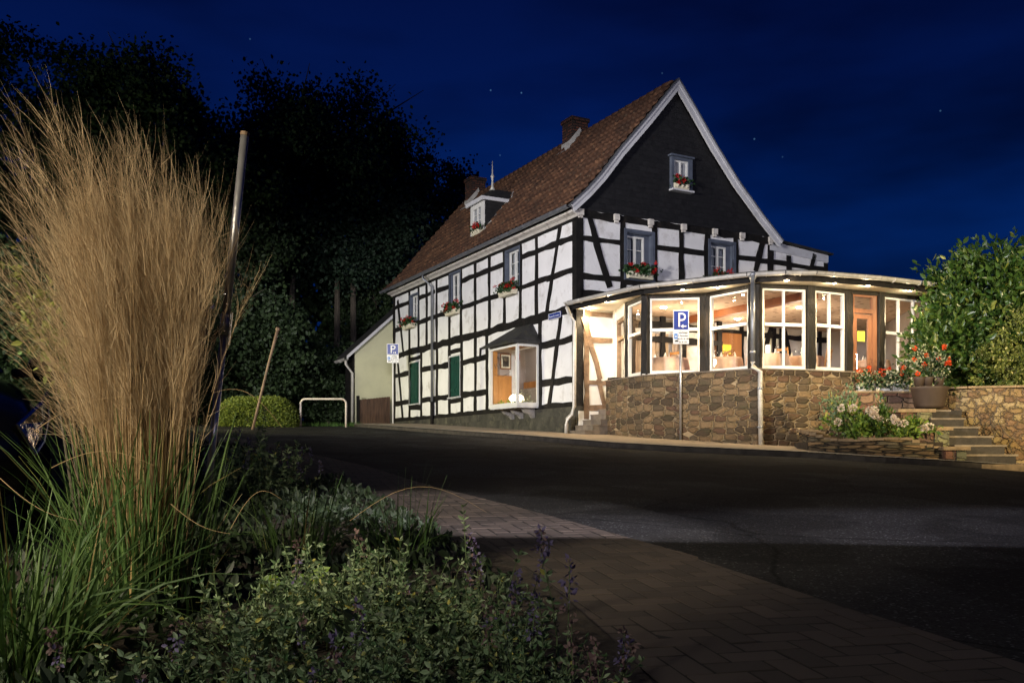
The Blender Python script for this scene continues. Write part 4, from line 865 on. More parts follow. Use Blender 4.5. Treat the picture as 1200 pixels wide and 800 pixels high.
# ------------------------------------------------------------ flower boxes
def flower_box(fr, x, y, z, w, label, red='red', h=.17, n=520, spread=.20, tilt=1):
    """fr: x along the wall, y outwards"""
    t = thing('flower_box', label, 'flower box', tuple(fr(x, y, z)), 'flower boxes with red geraniums')
    b = MB().prism(Frame(fr(x, y, z), fr.y, fr.x), [(-.075, 0), (.075, 0), (.10, h), (-.10, h)], -w / 2, w / 2); nn = int(w / .13)
    for k in range(nn): q = -w / 2 + w * (k + .5) / nn; b.lathe(fr(x + q, y + .085, z + h * .62), [(.01, -.06), (.05, -.02), (.055, .02), (.01, .05)], 6)
    b.build('trough', M['cream_pot'], t)
    P = np.array([fr(x + RNG.normal() * w * .30, y + RNG.uniform(-.08, .16), z + h + RNG.uniform(-.07, spread)) for _ in range(n)])
    b = MB().leaves(P, .075, None, 1.0, .15); b.build('foliage', M['leaf_ger'], t)
    b = MB(); 
    for k in range(int(7 + w * 11)):
        c = np.array(fr(x + random.uniform(-.58, .58) * w, y + random.uniform(-.02, .20), z + h + random.uniform(-.02, spread + .07))); Q = c + RNG.normal(size=(26, 3)) * .017; b.leaves(Q, .034, (Q - c) * 20 + [0, 0, .1], .9)
    b.build('blossoms', M[red], t)
    return t
for (u, v, w, lab) in ((478.8, 385, .95, 'white flower box with red geraniums under the leftmost upper window of the long front'), (530, 369, .85, 'white flower box with red geraniums under the middle upper window, beside the downpipe'), (595, 346.5, .90, 'white flower box with red geraniums under the upper window left of the oriel roof')):
    x, z = LP(u, v, .14); flower_box(LF, x, .14, z, w, lab)
x, z = GP(750, 327, .15); flower_box(GF, x, .15, z, .78, 'cream flower box with red geraniums below the left gable window')
x, z = GP(846, 330, .12); flower_box(GF, x, .12, z, .62, 'flower box with few red geraniums below the right gable window, mostly behind the gutter', h=.14, n=160, spread=.12)
x, z = GP(797.5, 223, .15); flower_box(GF, x, .15, z, .48, 'cream flower box with red geraniums on the sill of the small attic window', n=200, spread=.16)
x, z = LP(559.5, 275.5, DOFF + .12); flower_box(LF, x, DOFF + .12, z, .60, 'cream flower box with red geraniums in front of the roof dormer', n=200, spread=.18)

# ------------------------------------------------------------ winter garden extension
wgd = thing('winter_garden', 'glazed dining extension with dark timber posts on a rubble stone base', 'conservatory', (5.4, 20.4, gz(5.4, 20.4)))
GT, SI, WT, FL, GU, SO, CE = zr(3.706), zr(1.90), zr(1.85), zr(1.60), zr(3.957), zr(3.80), zr(3.76)
def atH(u, v, h): Y = h * F / (HZ - v); return Vector(((u - 600) / F * Y, Y))
P_ = [Vector((2.93, 22.97)), Vector((3.21, 21.85)), Vector((4.61, 21.62)), Vector((5.46, 20.42)), Vector((6.77, 20.68)), Vector((7.81, 21.18)), Vector((8.70, 21.53)), Vector((10.25, 22.3))]
GU_ = [atH(664, 355, 3.957), atH(700, 346.5, 3.957), atH(752, 335, 3.957), atH(876, 321, 3.957), atH(920, 318.7, 3.957), atH(955, 319, 3.957), atH(1030, 325, 3.957), atH(1090, 332, 3.957), atH(1130, 338, 3.957)]
WP = [Vector((2.42, 23.45)), Vector((3.48, 21.75)), Vector((5.40, 20.08)), Vector((7.88, 20.90))]
gback = [GF(SE, 0, 0).xy, GF(.02, .03, 0).xy]
endp = Vector((11.2, 27.5))
# roof plate, fascia, soffit
roofpoly = [tuple(p) for p in GU_] + [tuple(endp), tuple(GF(SE + .5, .0, 0).xy), tuple(GF(0.01, .03, 0).xy)]
ro = MB().plate(roofpoly, GU - .04, GU + .05).build('roof', M['mossroof'], wgd)
def inset(P, d):
    o = []
    for i, p in enumerate(P):
        a = P[max(i - 1, 0)]; c = P[min(i + 1, len(P) - 1)]; t = (c - a).normalized(); o.append(p + Vector((-t.y, t.x)) * d)
    return o
fa = MB(); gi = inset(GU_, .10)
for a, c in zip(gi, gi[1:]): d = (c - a).normalized(); fa.box(Frame((a.x, a.y, 0), (d.x, d.y, 0), (-d.y, d.x, 0)), 0, (c - a).length, 0, .03, SO - .02, GU - .04)
fa.build('fascia', M['timber'], wgd)
gi2 = inset(GU_, .13)
M['soffit'] = mat('cream_soffit', (.86, .78, .64), .7, .08, 3)
MB().plate([tuple(p) for p in gi2] + [tuple(endp + Vector((-.15, 0))), tuple(GF(SE + .4, .01, 0).xy), tuple(GF(.03, .03, 0).xy)], SO, SO + .03).build('soffit', M['soffit'], wgd)
gutter('gutter', [(p.x, p.y, GU) for p in inset(GU_, -.02)], .075, M['zinc_light'], wgd, brackets=.8)
# header beams, posts and window frames
def fac(a, c): d = (c - a).normalized(); return Frame((a.x, a.y, 0), (d.x, d.y, 0), (d.y, -d.x, 0)), (c - a).length
hd = MB()
for a, c in zip(P_, P_[1:]): fr, L = fac(a, c); hd.box(fr, -.03, L + .03, -.10, .07, GT, SO - .002)
hd.build('header_beam', M['post'], wgd)
pw = [.12, .19, .28, .30, .23, .23, .21, .2]
for i, p in enumerate(P_):
    a = P_[max(i - 1, 0)]; c = P_[min(i + 1, len(P_) - 1)]; d = (c - a).normalized(); fr = Frame((p.x, p.y, 0), (d.x, d.y, 0), (d.y, -d.x, 0)); w_ = pw[i] / 2
    pb = MB(); nseg = 9; rings = []
    for k in range(nseg + 1):
        z = WT + .03 + (SO - WT - .032) * k / nseg; j = [random.uniform(-.012, .012) for _ in range(4)]; base = len(pb.v)
        for (x, y) in ((-w_ - j[0], -.10), (w_ + j[1], -.10), (w_ + j[1], .085 + j[2]), (-w_ - j[0], .085 + j[3])): pb.v.append(tuple(fr(x, y, z)))
        rings.append(base)
    for ra, rb_ in zip(rings, rings[1:]):
        for k in range(4): pb.f.append((ra + k, ra + (k + 1) % 4, rb_ + (k + 1) % 4, rb_ + k))
    pb.build('post', M['post'], wgd, bevel=.02)
def glazed(i, vert, trans, fw=.045):
    a, c = P_[i], P_[i + 1]; fr, L = fac(a, c); x0 = pw[i] / 2 + .01; x1 = L - pw[i + 1] / 2 - .01; w = MB(); y0, y1 = -.05, .03
    w.box(fr, x0, x0 + fw, y0, y1, SI, GT - .002).box(fr, x1 - fw, x1, y0, y1, SI, GT - .002).box(fr, x0 + fw, x1 - fw, y0, y1, GT - fw, GT - .003).box(fr, x0 + fw, x1 - fw, y0, y1, SI + .001, SI + fw + .03)
    zt_ = trans; w.box(fr, x0 + fw, x1 - fw, y0 + .005, y1 + .02, zt_ - .035, zt_ + .035)
    for k in range(vert): x = x0 + (x1 - x0) * (k + 1) / (vert + 1); w.box(fr, x - .017, x + .017, y0 + .01, y1 + .005, SI + fw + .03, GT - fw)
    o = w.build('window', M['window_white'], wgd, bevel=.004)
    MB().face([fr(x0 + .02, -.01, SI + .02), fr(x1 - .02, -.01, SI + .02), fr(x1 - .02, -.01, GT - .02), fr(x0 + .02, -.01, GT - .02)]).build('pane', M['glass'], o)
glazed(0, 0, zr(2.93), .05); glazed(1, 0, zr(2.95)); glazed(2, 0, zr(2.93)); glazed(3, 1, zr(2.90)); glazed(4, 1, zr(2.92)); glazed(6, 2, zr(2.86))
# sill and low masonry beneath the glass
sb = MB()
for i, (a, c) in enumerate(zip(P_, P_[1:])):
    if i == 5: continue
    fr, L = fac(a, c); sb.box(fr, -.05, L + .05, -.12, .10, WT + .031, SI)
sb.build('window_sill', M['window_white'], wgd)
# right-hand garden door
fr, L = fac(P_[5], P_[6]); x0, x1 = pw[5] / 2 + .01, L - pw[6] / 2 - .01; dz = zr(3.28)
d_ = MB().box(fr, x0, x0 + .05, -.05, .04, FL, GT).box(fr, x1 - .13, x1, -.05, .04, FL, GT).box(fr, x0 + .05, x1 - .13, -.05, .041, dz, dz + .10).box(fr, x0 + .05, x1 - .13, -.05, .041, GT - .05, GT - .002)
door = d_.build('door', M['door_wood'], wgd)
MB().box(fr, x0 + .05, x0 + .13, -.03, .02, FL + .02, dz - .03).box(fr, x1 - .25, x1 - .13, -.03, .02, FL + .02, dz - .03).box(fr, x0 + .13, x1 - .25, -.03, .02, dz - .13, dz - .03).box(fr, x0 + .13, x1 - .25, -.03, .02, FL + .02, SI + .12).build('door_leaf', M['door_wood'], door)
MB().face([fr(x0 + .1, -.01, SI), fr(x1 - .2, -.01, SI), fr(x1 - .2, -.01, dz - .1), fr(x0 + .1, -.01, dz - .1)]).face([fr(x0 + .05, -.012, dz + .1), fr(x1 - .13, -.012, dz + .1), fr(x1 - .13, -.012, GT - .05), fr(x0 + .05, -.012, GT - .05)]).build('pane', M['glass'], door)
MB().tube([fr(x0 + .10, .05, SI + .05), fr(x0 + .10, .05, SI + .42)], .012, 6).build('handle', M['chrome'], door)
nq_ = Vector((*fr(x0 + .30, .0, 0).xy, zr(2.86))); tg = tag(MB().box(fr, x0 + .16, x0 + .38, .005, .010, zr(2.62), zr(2.86)).build('notice', M['yellow_note']), 'yellow paper notice on the glass of the garden door', 'notice')
# sidewall on the right and rear
MB().box(Frame((10.25, 22.3, 0), (endp - P_[-1]).normalized().to_3d(), (1, 0, 0)), 0, (endp - P_[-1]).length, -.1, .1, FL - .8, SO).build('side_wall', M['interior_wall'], wgd)
# floor, ceiling and ceiling beam
bkA = Vector(GF(SE - .02, .05, 0).xy); d_b = (endp - bkA); MB().box(Frame((bkA.x, bkA.y, 0), d_b.normalized().to_3d(), (0, 1, 0)), 0, d_b.length, 0, .1, FL - .8, SO).build('rear_wall', M['interior_wall'], wgd)
room = [tuple(p) for p in P_] + [(endp.x - .2, endp.y), tuple(GF(SE, .03, 0).xy), tuple(GF(1.2, .03, 0).xy)]
MB().plate([tuple(p) for p in inset(P_, .45)] + room[len(P_):], FL - .15, FL).build('floor', M['floor_in'], wgd)
MB().plate([tuple(p) for p in inset(P_, .1)] + [(endp.x - .2, endp.y), tuple(GF(SE, .03, 0).xy), tuple(GF(1.25, .03, 0).xy)], SO - .04, SO - .003).build('ceiling', M['ceil'], wgd)
bm = Vector((7.0, 21.0)); fr, L = fac(bm, bm + BX.xy * 7.5); MB().box(fr, 0, L, -.09, .09, SO - .22, SO - .042).build('ceiling_beam', M['wood_beam'], wgd)
# the house wall inside the room: brown rail boards, timber and door
iw = MB(); Y1i = .05
for z in (zr(3.50), zr(2.2)): iw.beam(GF, (1.4, z), (SE, z), .15, .03, Y1i)
for z in (zr(3.52), zr(3.12)): iw.beam(GF, (1.5, z), (4.7, z), .15, .24, .30)
for s_ in (1.6, 2.6, 3.3, 4.6): iw.beam(GF, (s_, FL), (s_, SO - .05), .15, .24, .31)
for u in (826, 868, 906, 915): s = GP(u, 400)[0]; iw.beam(GF, (s, FL), (s, SO - .05), .15, .03, Y1i)
iw.beam(GF, GP(903, 380), GP(893, 418), .14, .03, Y1i + .01); iw.beam(GF, GP(916, 380), GP(925, 418), .14, .03, Y1i + .01); iw.beam(GF, (GP(960, 400)[0], FL), (GP(960, 400)[0], SO), .15, .03, Y1i)
iw.build('inner_timber', M['timber'], wgd)
MB().box(GF, dr[0], dr[1], .05, .11, dr[2], dr[3]).build('inner_door', M['wood_brown'], wgd)
MB().box(GF, GP(982, 400)[0], GP(1000, 400)[0], .05, .5, FL, zr(2.7)).build('wall_cupboard', M['wood_brown'], wgd)
s0, z0 = GP(847, 414, .12); s1, z1 = GP(857, 404, .12)
tag(MB().box(GF, s0, s1, .112, .118, z0, z1).build('notice', M['yellow_note']), 'yellow paper notice on the brown door inside the dining room', 'notice')
# pale curtains at the back seen through the left bay
cu = MB(); n = 60
for k in range(n):
    x = 1.6 + 2.1 * k / n; x2 = 1.6 + 2.1 * (k + 1) / n; f = lambda t: .16 + .03 * math.sin(t * 40)
    if k % 20 > 15: continue
    cu.face([GF(x, f(x), FL), GF(x2, f(x2), FL), GF(x2, f(x2), zr(3.3)), GF(x, f(x), zr(3.3))])
M['drape'] = mat('beige_drape', (.42, .32, .24), .9, .1)
cu.build('curtain', M['drape'], wgd, smooth=True)
# porch at the left: partition with a glazed door
pa = Vector(GF(1.22, .03, 0).xy); pb_ = P_[0]; fr, L = fac(pa, pb_)
MB().box(fr, 0, .38, -.12, .10, FL, SO).box(fr, L - .12, L - .05, -.08, .08, FL, SO).box(fr, .38, L - .12, -.06, .07, zr(3.50), SO).build('porch_pier', M['plaster_warm'], wgd)
MB().box(fr, .38, .46, -.05, .05, FL, zr(3.5)).box(fr, L - .2, L - .12, -.05, .05, FL, zr(3.5)).box(fr, .46, L - .2, -.05, .05, zr(3.42), zr(3.5)).box(fr, .46, L - .2, -.05, .051, zr(2.95), zr(3.03)).box(fr, .46, L - .2, -.05, .05, FL + .02, FL + .22).build('porch_door', M['porch_timber'], wgd)
MB().face([fr(.4, 0, FL), fr(L - .15, 0, FL), fr(L - .15, 0, zr(3.5)), fr(.4, 0, zr(3.5))]).build('pane', M['glass'], wgd)
# brown timber of the porch wall, laid on the gable
pt = MB(); o0, o1 = .028, .06; a_ = lambda u, v: GP(u, v, .06)
MB().box(GF, .19, 1.22, .0, .03, zr(.9), SO).build('porch_wall', M['plaster_warm'], wgd)
pt.beam(GF, (.28, zr(.9)), (.28, SO), .16, o0, o1); pt.beam(GF, a_(684, 371), a_(704, 444), .15, o0, o1 + .005); pt.beam(GF, (.3, zr(3.70)), (1.22, zr(3.70)), .12, o0, o1)
pt.beam(GF, (.3, zr(3.02)), (1.15, zr(3.02)), .14, o0, o1 - .004); pt.beam(GF, (.3, zr(1.88)), (1.2, zr(1.88)), .13, o0, o1 - .002); pt.beam(GF, a_(702, 444), a_(710, 480), .12, o0, o1 + .003); pt.beam(GF, (.2, zr(1.2)), (1.2, zr(1.2)), .15, o0, o1 - .001)
pt.build('porch_timber', M['porch_timber'], wgd)
# stone base wall
sw_ = MB(); acc = 0
base = lambda x, y: gz(x, y) - .25
WPd = resample(WP, 2)
def stonewall(b, P, top, thick, u0=0.0, step=.25):
    acc = u0; tops = top if callable(top) else (lambda x, y: top)
    for a, c in zip(P, P[1:]):
        L = (c - a).length; d = (c - a).normalized(); nr = Vector((-d.y, d.x)) * thick; n = max(1, int(L / step))
        for i in range(n):
            p = a + d * L * i / n; q = a + d * L * (i + 1) / n; z0 = base(p.x, p.y); z1 = base(q.x, q.y); tp, tq = tops(p.x, p.y), tops(q.x, q.y); x0, x1 = acc + L * i / n, acc + L * (i + 1) / n
            b.face([(p.x, p.y, z0), (q.x, q.y, z1), (q.x, q.y, tq), (p.x, p.y, tp)], [(x0, z0), (x1, z1), (x1, tq), (x0, tp)])
            b.face([(p.x, p.y, tp), (q.x, q.y, tq), (q.x + nr.x, q.y + nr.y, tq), (p.x + nr.x, p.y + nr.y, tp)], [(x0, tp), (x1, tq), (x1, tq + thick), (x0, tp + thick)])
            b.face([(q.x + nr.x, q.y + nr.y, z1), (p.x + nr.x, p.y + nr.y, z0), (p.x + nr.x, p.y + nr.y, tp), (q.x + nr.x, q.y + nr.y, tq)], [(x0, z0), (x1, z1), (x1, tq), (x0, tp)])
        acc += L
    for e_, f_ in ((P[0], P[1]), (P[-1], P[-2])):
        d = (P[1] - P[0]).normalized() if e_ is P[0] else (P[-1] - P[-2]).normalized(); nr = Vector((-d.y, d.x)) * thick; t_ = tops(e_.x, e_.y); z0 = base(e_.x, e_.y)
        b.face([(e_.x, e_.y, z0), (e_.x + nr.x, e_.y + nr.y, z0), (e_.x + nr.x, e_.y + nr.y, t_), (e_.x, e_.y, t_)], [(0, z0), (thick, z0), (thick, t_), (0, t_)])
    return b
WPr = [WP[0], Vector((2.82, 22.5)), Vector((3.22, 21.70)), Vector((4.4, 20.85)), WP[2], Vector((6.6, 20.42)), WP[3]]
stonewall(sw_, WPr, WT, .35).build('stone_wall', M['stone'], wgd)
cp = MB(); 
for a, c in zip(WPr, WPr[1:]): fr, L = fac(a, c); cp.box(fr, -.02, L + .02, -.75, .03, WT + .002, WT + .03)
cp.build('wall_coping', M['concrete'], wgd)
# downlights in the soffit
def downlight(p, power, big=1):
    o = MB().lathe((p[0], p[1], SO - .018), [(.055, 0), (.055, .017)], 14).build('downlight', M['zinc_light'], wgd); MB().lathe((p[0], p[1], SO - .03), [(.03 * big, 0), (.04 * big, .012)], 12).build('lens', M['lamp_glow'], o)
    l = spot('soffit_light', (p[0], p[1], SO - .05), (p[0], p[1], 0), power * 1.5, (1, .77, .46), 70, 70, .6, .035); point('soffit_glow', (p[0], p[1], SO - .10), power * .11, (1, .80, .50), .03); return o
for (u, v, pw_, bg_) in ((690, 362, 120, .7), (711, 354, 120, .8), (800, 339.5, 95, .9), (841, 337, 95, .9), (922, 328.5, 95, 1.25), (978, 332, 80, .8), (1017, 335, 85, 1.2), (1066, 341, 70, .9)):
    q = atH(u, v + (0), 3.78 - .0); downlight((q.x, q.y), pw_, bg_)
# inner lights
for q, pw_ in (((5.0, 23.6), 95), ((7.4, 23.4), 70), ((6.3, 25.4), 70), ((9.3, 25.0), 22), ((3.9, 23.4), 55)):
    o = MB().lathe((*q, SO - .075), [(.06, 0), (.085, .02), (.085, .034)], 14).build('ceiling_spot', M['lamp_glow'], wgd); point('room_light', (*q, SO - .85), pw_ * .85, (1, .80, .57), .25)
# downpipes
pz = lambda x, y, z: (x, y, z)
q = GU_[3] + Vector((.10, -.06)); qb = Vector((5.42, 19.98))
dp_ = MB().lathe((q.x, q.y, GU - .22), [(.05, 0), (.055, .08), (.11, .17), (.12, .24)], 4); dp_.tube([(q.x, q.y, GU - .2), (q.x, q.y, SI + .12)], .05, 12)
dp_.build('downpipe', M['zinc'], wgd, smooth=True)
MB().tube([(q.x, q.y, SI + .12), (q.x, q.y + .02, SI + .02), (qb.x + .03, qb.y, WT - .06), (qb.x + .03, qb.y, WT - .5), (qb.x + .05, qb.y, gz(*qb) + .04)], .055, 12).build('downpipe_foot', M['zinc_light'], wgd, smooth=True)
for z in (WT - .45, WT - 1.3, SI + .3): MB().lathe((q.x if z > SI else qb.x + .03, q.y if z > SI else qb.y, z), [(.06, 0), (.068, .01), (.068, .04), (.06, .05)], 12).build('pipe_clamp', M['zinc'], wgd)
A = atH(666, 358, 3.9); c1 = GF(.08, .22, 0)
X = lambda u, y: (u - 600) / F * y
yy = 23.65
MB().tube([(X(664, 23.85), 23.85, zr(3.93)), (X(664.5, 23.85), 23.85, zr(3.82)), (X(667.5, 23.7), 23.7, zr(3.62)), (X(672.5, yy), yy, zr(3.42)), (X(673.2, yy), yy, zr(3.2)), (X(673, yy), yy, zr(1.22)), (X(670, yy), yy, zr(1.02)), (X(665, yy), yy, zr(.90)), (X(664, yy), yy, zr(.75)), (X(663.5, yy), yy, zr(.46))], .05, 12).build('downpipe', M['zinc_light'], wgd, smooth=True)

# dining furniture
def table(x, y, r, label, lampw=False):
    t = thing('dining_table', label, 'table', (x, y, FL), 'dining tables with pink cloths')
    MB().lathe((x, y, FL), [(.22, 0), (.04, .05), (.04, .70)], 12).build('table_leg', M['wood_brown'], t)
    b = MB(); n = 40; rings = []
    for (rr, z, wv) in ((.01, .755, 0), (r, .755, 0), (r * 1.03, .70, .01), (r * 1.05, .48, .04), (r * 1.07, .22, .06)):
        rings.append(len(b.v))
        for k in range(n): t_ = 2 * math.pi * k / n; q = rr + wv * math.sin(t_ * 9 + x); b.v.append((x + q * math.cos(t_), y + q * math.sin(t_), FL + z))
    for a, c in zip(rings, rings[1:]):
        for k in range(n): b.f.append((a + k, a + (k + 1) % n, c + (k + 1) % n, c + k))
    b.build('tablecloth', M['cloth'], t, smooth=True)
    ts = thing('table_setting', 'folded napkins and glasses on the ' + label.replace('round table with pink cloth', 'pink table').replace('round pink table', 'pink table'), 'table setting', (x, y, FL + .757), 'settings on the pink tables')
    nb_ = MB(); gb = MB()
    for k in range(4):
        a = k * 1.57 + .5 + x; nb_.lathe((x + math.cos(a) * r * .62, y + math.sin(a) * r * .62, FL + .757), [(.045, 0), (.03, .06), (.004, .13)], 6); gb.lathe((x + math.cos(a + .35) * r * .5, y + math.sin(a + .35) * r * .5, FL + .757), [(.03, 0), (.005, .012), (.005, .08), (.03, .11), (.034, .16), (.028, .19)], 8)
    nb_.build('napkins', M['sign_white'], ts); gb.build('glasses', M['glass'], ts)
    if lampw:
        l = thing('candle_lantern', 'glowing white lantern on the ' + lampw, 'lantern', (x, y, FL + .757)); MB().lathe((x, y, FL + .76), [(.055, 0), (.06, .02), (.06, .22), (.05, .24)], 14).build('glass_cylinder', M['candle'], l, smooth=True); MB().lathe((x, y, FL + .757), [(.075, 0), (.075, .006)], 14).build('saucer', M['sign_white'], l)
def xy(u, Y): return ((u - 600) / F * Y, Y)
table(*xy(782, 22.7), .50, 'round table with pink cloth behind the parking sign in the left bay'); table(*xy(849, 22.5), .42, 'round table with pink cloth in front of the brown inner door')
table(*xy(900, 21.8), .48, 'round pink table just right of the zinc downpipe', 'pink table right of the downpipe'); table(*xy(942, 22.3), .46, 'round pink table behind the post right of the central window', 'pink table at the right edge of the central window')
table(*xy(1022, 23.2), .42, 'round pink table behind the garden door')
def chair(x, y, rz, label, m='wood_light'):
    t = thing('dining_chair', label, 'chair', (x, y, FL), 'wooden dining chairs'); c, s = math.cos(rz), math.sin(rz); fr = Frame((x, y, FL), (c, s, 0), (-s, c, 0))
    MB().box(fr, -.21, .21, -.21, .21, .43, .47).build('seat', M[m], t, bevel=.008)
    for a, b_ in ((-.18, -.18), (.18, -.18)): MB().box(fr, a - .018, a + .018, b_ - .018, b_ + .018, 0, .43).build('leg', M[m], t)
    for a in (-.18, .18): MB().tube([fr(a, .18, 0), fr(a, .19, .45), fr(a, .25, .93)], .019, 6).build('leg', M[m], t)
    bk = MB()
    for z in (.62, .74, .88): bk.box(fr, -.18, .18, .19 + (z - .45) * .12, .215 + (z - .45) * .12, z - .03, z + .03)
    bk.build('backrest', M[m], t)
for u, Y, rz, lab in ((926, 21.9, 2.0, 'light wooden chair between the two lantern tables'), (960, 22.1, -2.2, 'light wooden chair low in the window left of the garden door'), (864, 22.4, 1.8, 'light wooden chair right of the table by the brown door'), (800, 22.7, 2.2, 'light wooden chair beside the table behind the parking sign'), (1036, 23.0, .8, 'wooden chair behind the right-hand three-part window')): chair(*xy(u, Y), rz, lab)
sbd = thing('sideboard', 'narrow dark sideboard with glasses against the inner wall beside the brown door', 'sideboard', tuple(GF(6.1, .4, FL)))
MB().box(GF, 5.75, 6.7, .08, .5, FL, FL + .9).build('cabinet', M['wood_brown'], sbd); MB().box(GF, 5.7, 6.75, .06, .54, FL + .9, FL + .94).build('top', M['concrete'], sbd)
q = MB()
for k in range(12): q.lathe(GF(5.8 + .075 * k, .3 + .08 * (k % 3), FL + .942), [(.025, 0), (.03, .10 + .04 * (k % 2)), (.022, .12 + .04 * (k % 2))], 8)
q.build('glassware', M['sign_white'], sbd)

# ------------------------------------------------------------ left entrance steps
st = thing('entrance_steps', 'worn concrete steps rising between the house corner and the stone wall', 'steps', tuple(GF(-.3, .4, gz(1.6, 23.6))))
g0 = gz(1.8, 23.3) + .05; n = 8; rise = (FL - g0) / n
for k in range(n):
    s0 = -.32 + .24 * k; MB().box(GF, s0, 1.9, .06 if s0 > -.03 else .04, .90, g0 + rise * k - (.4 if k == 0 else 0), g0 + rise * (k + 1) - .03).box(GF, s0 - .02, 1.9, .06 if s0 > -.03 else .04, .92, g0 + rise * (k + 1) - .029, g0 + rise * (k + 1)).build('step', M['concrete'], st)
MB().box(GF, 1.9, 3.2, .06, .9, FL - .25, FL - .002).build('landing', M['concrete'], st)
MB().box(GF, .02, 1.2, .03, .058, g0 - .3, zr(1.12)).build('side_rendering', M['plaster_warm'], st)
pk = GF(.95, .9, WT + .05); bp_ = thing('bench_plank', 'dark plank projecting from the stone wall end beside the entrance steps', 'plank', tuple(pk)); MB().box(GF, .45, 1.35, .78, 1.02, WT + .035, WT + .10).build('plank', M['post'], bp_)

# ------------------------------------------------------------ right garden: low walls, stairs, planter
lw = thing('garden_retaining_wall', 'reddish rubble retaining wall right of the extension carrying flower troughs', 'wall', (8.5, 20.9, gz(8.5, 20.9)))
LWT = zr(1.37); Pq = [Vector((7.60, 20.72)), Vector((9.05, 20.75)), Vector((9.42, 20.6))]
stonewall(MB(), Pq, LWT, .4, 1.3).build('masonry', M['stone_red'], lw)
cpb = MB()
for a, c in zip(Pq, Pq[1:]): fr, L = fac(a, c); cpb.box(fr, 0.001, L - .001, -.43, .05, LWT + .002, LWT + .05)
cpb.build('capstones', M['capstone'], lw, bevel=.012)
MB().box(WORLD, 7.6, 10.0, 21.0, 21.45, LWT - .3, LWT + .25).build('rear_masonry', M['render_wall'], lw)
# stepped piers
def Yb(u, v, y): return ((u - 600) / F * y, ZC + (HZ - v) / F * y)
piers = thing('stair_cheek_wall', 'stepped sandstone piers with flat caps along the left side of the garden stairs', 'wall', (9.0, 18.5, gz(9, 18.5)))
for (u0, u1, vt, y0, y1) in ((1056, 1092, 479, 18.75, 20.2), (1077, 1112, 500, 17.95, 18.9), (1109, 1132, 523, 17.25, 18.1)):
    x0, zt = Yb(u0, vt, y0); x1, _ = Yb(u1, vt, y0)
    fr = Frame((x0, y0, 0), (1, 0, 0), (0, 1, 0)); w = x1 - x0; zb = gz(x0, y0) - .2
    MB().box(fr, 0, w * .52, .02, y1 - y0, zb, zt - .07).build('pier', M['stone_red'], piers); MB().box(fr, w * .52 + .002, w, -.015, y1 - y0, zb, zt - .07).build('pier', M['stone_green'], piers)
    MB().box(fr, -.08, w + .06, -.06, y1 - y0 + .0, zt - .068, zt).build('cap', M['capstone'], piers, bevel=.012)
# stairs
sts = thing('garden_stairs', 'dark stone garden stairs rising left towards the glazed extension', 'stairs', (9.8, 17.6, gz(9.8, 17.6)))
rows = [(1134, 1201, 547.5, 543.5), (1133, 1193.5, 532, 0), (1122, 1180, 521, 0), (1114, 1165, 510.5, 0), (1104, 1149, 499.5, 0), (1094, 1132, 489.5, 0), (1090, 1114.5, 480, 0)]
for k, (u0, u1, vt, _) in enumerate(rows[1:]):
    y0 = 17.45 + .30 * k; x0, zt = Yb(u0 - 3, vt, y0); x1, _ = Yb(u1, vt, y0)
    stp = MB().box(WORLD, x0, x1 - .03, y0 + .03, 19.6, gz(x0, y0) - .2 if k == 0 else zt - .45, zt - .040).build('step', M['step'], sts, bevel=.01); MB().box(WORLD, x0, x1, y0, 19.6 - .002 * k, zt - .038, zt).build('tread', M['concrete'], stp, bevel=.008)
x0, zt = Yb(1150, 543.8, 17.1); MB().box(WORLD, x0, x0 + 2.6, 17.1, 17.6, zt - .3, zt).build('bottom_slab', M['capstone'], sts, bevel=.01)
MB().box(WORLD, 8.6, 9.7, 19.62, 20.9, zr(.2), zr(.93)).build('landing', M['step'], sts)
# right wall
rw = thing('garden_wall', 'tall rough yellowish stone garden wall right of the stairs', 'wall', (11.5, 19.8, gz(11, 19.8)))
RW = [Vector((9.40, 20.30)), Vector((9.9, 19.75)), Vector((10.8, 19.5)), Vector((13.0, 19.3)), Vector((16.5, 19.2))]
stonewall(MB(), RW, lambda x, y: zr(1.395) + .01 * math.sin(x * 5), .4).build('masonry', M['stone_right'], rw)
for a, c in zip(RW, RW[1:]): fr, L = fac(a, c); MB().box(fr, 0, L, -.42, .05, zr(1.41), zr(1.455)).build('cap', M['capstone'], rw, bevel=.012)
b = MB(); b.plate([(9.4, 20.7), (9.9, 20.2), (16.5, 19.6), (18, 30), (11.4, 30), (10.4, 22.2), (9.3, 21.5)], zr(.3), zr(1.36)); struct(b.build('terrace_ground', M['soil']))
# a bare creeper on the right wall
cr = MB()
for k in range(7):
    x, z = Yb(1140 + k * 7, 538 - random.uniform(0, 12), 19.38); pts = [(x, 19.44, z)]
    for i in range(9): x += random.uniform(-.12, .16) * (1 if k % 2 else -1); z += random.uniform(.08, .17); pts.append((x, 19.44 - .006 * i, min(z, zr(1.42))))
    cr.tube(pts, [.014 - .001 * i for i in range(10)], 5)
tag(cr.build('creeper', M['bark']), 'thin bare creeper stems climbing the rough garden wall', 'creeper')
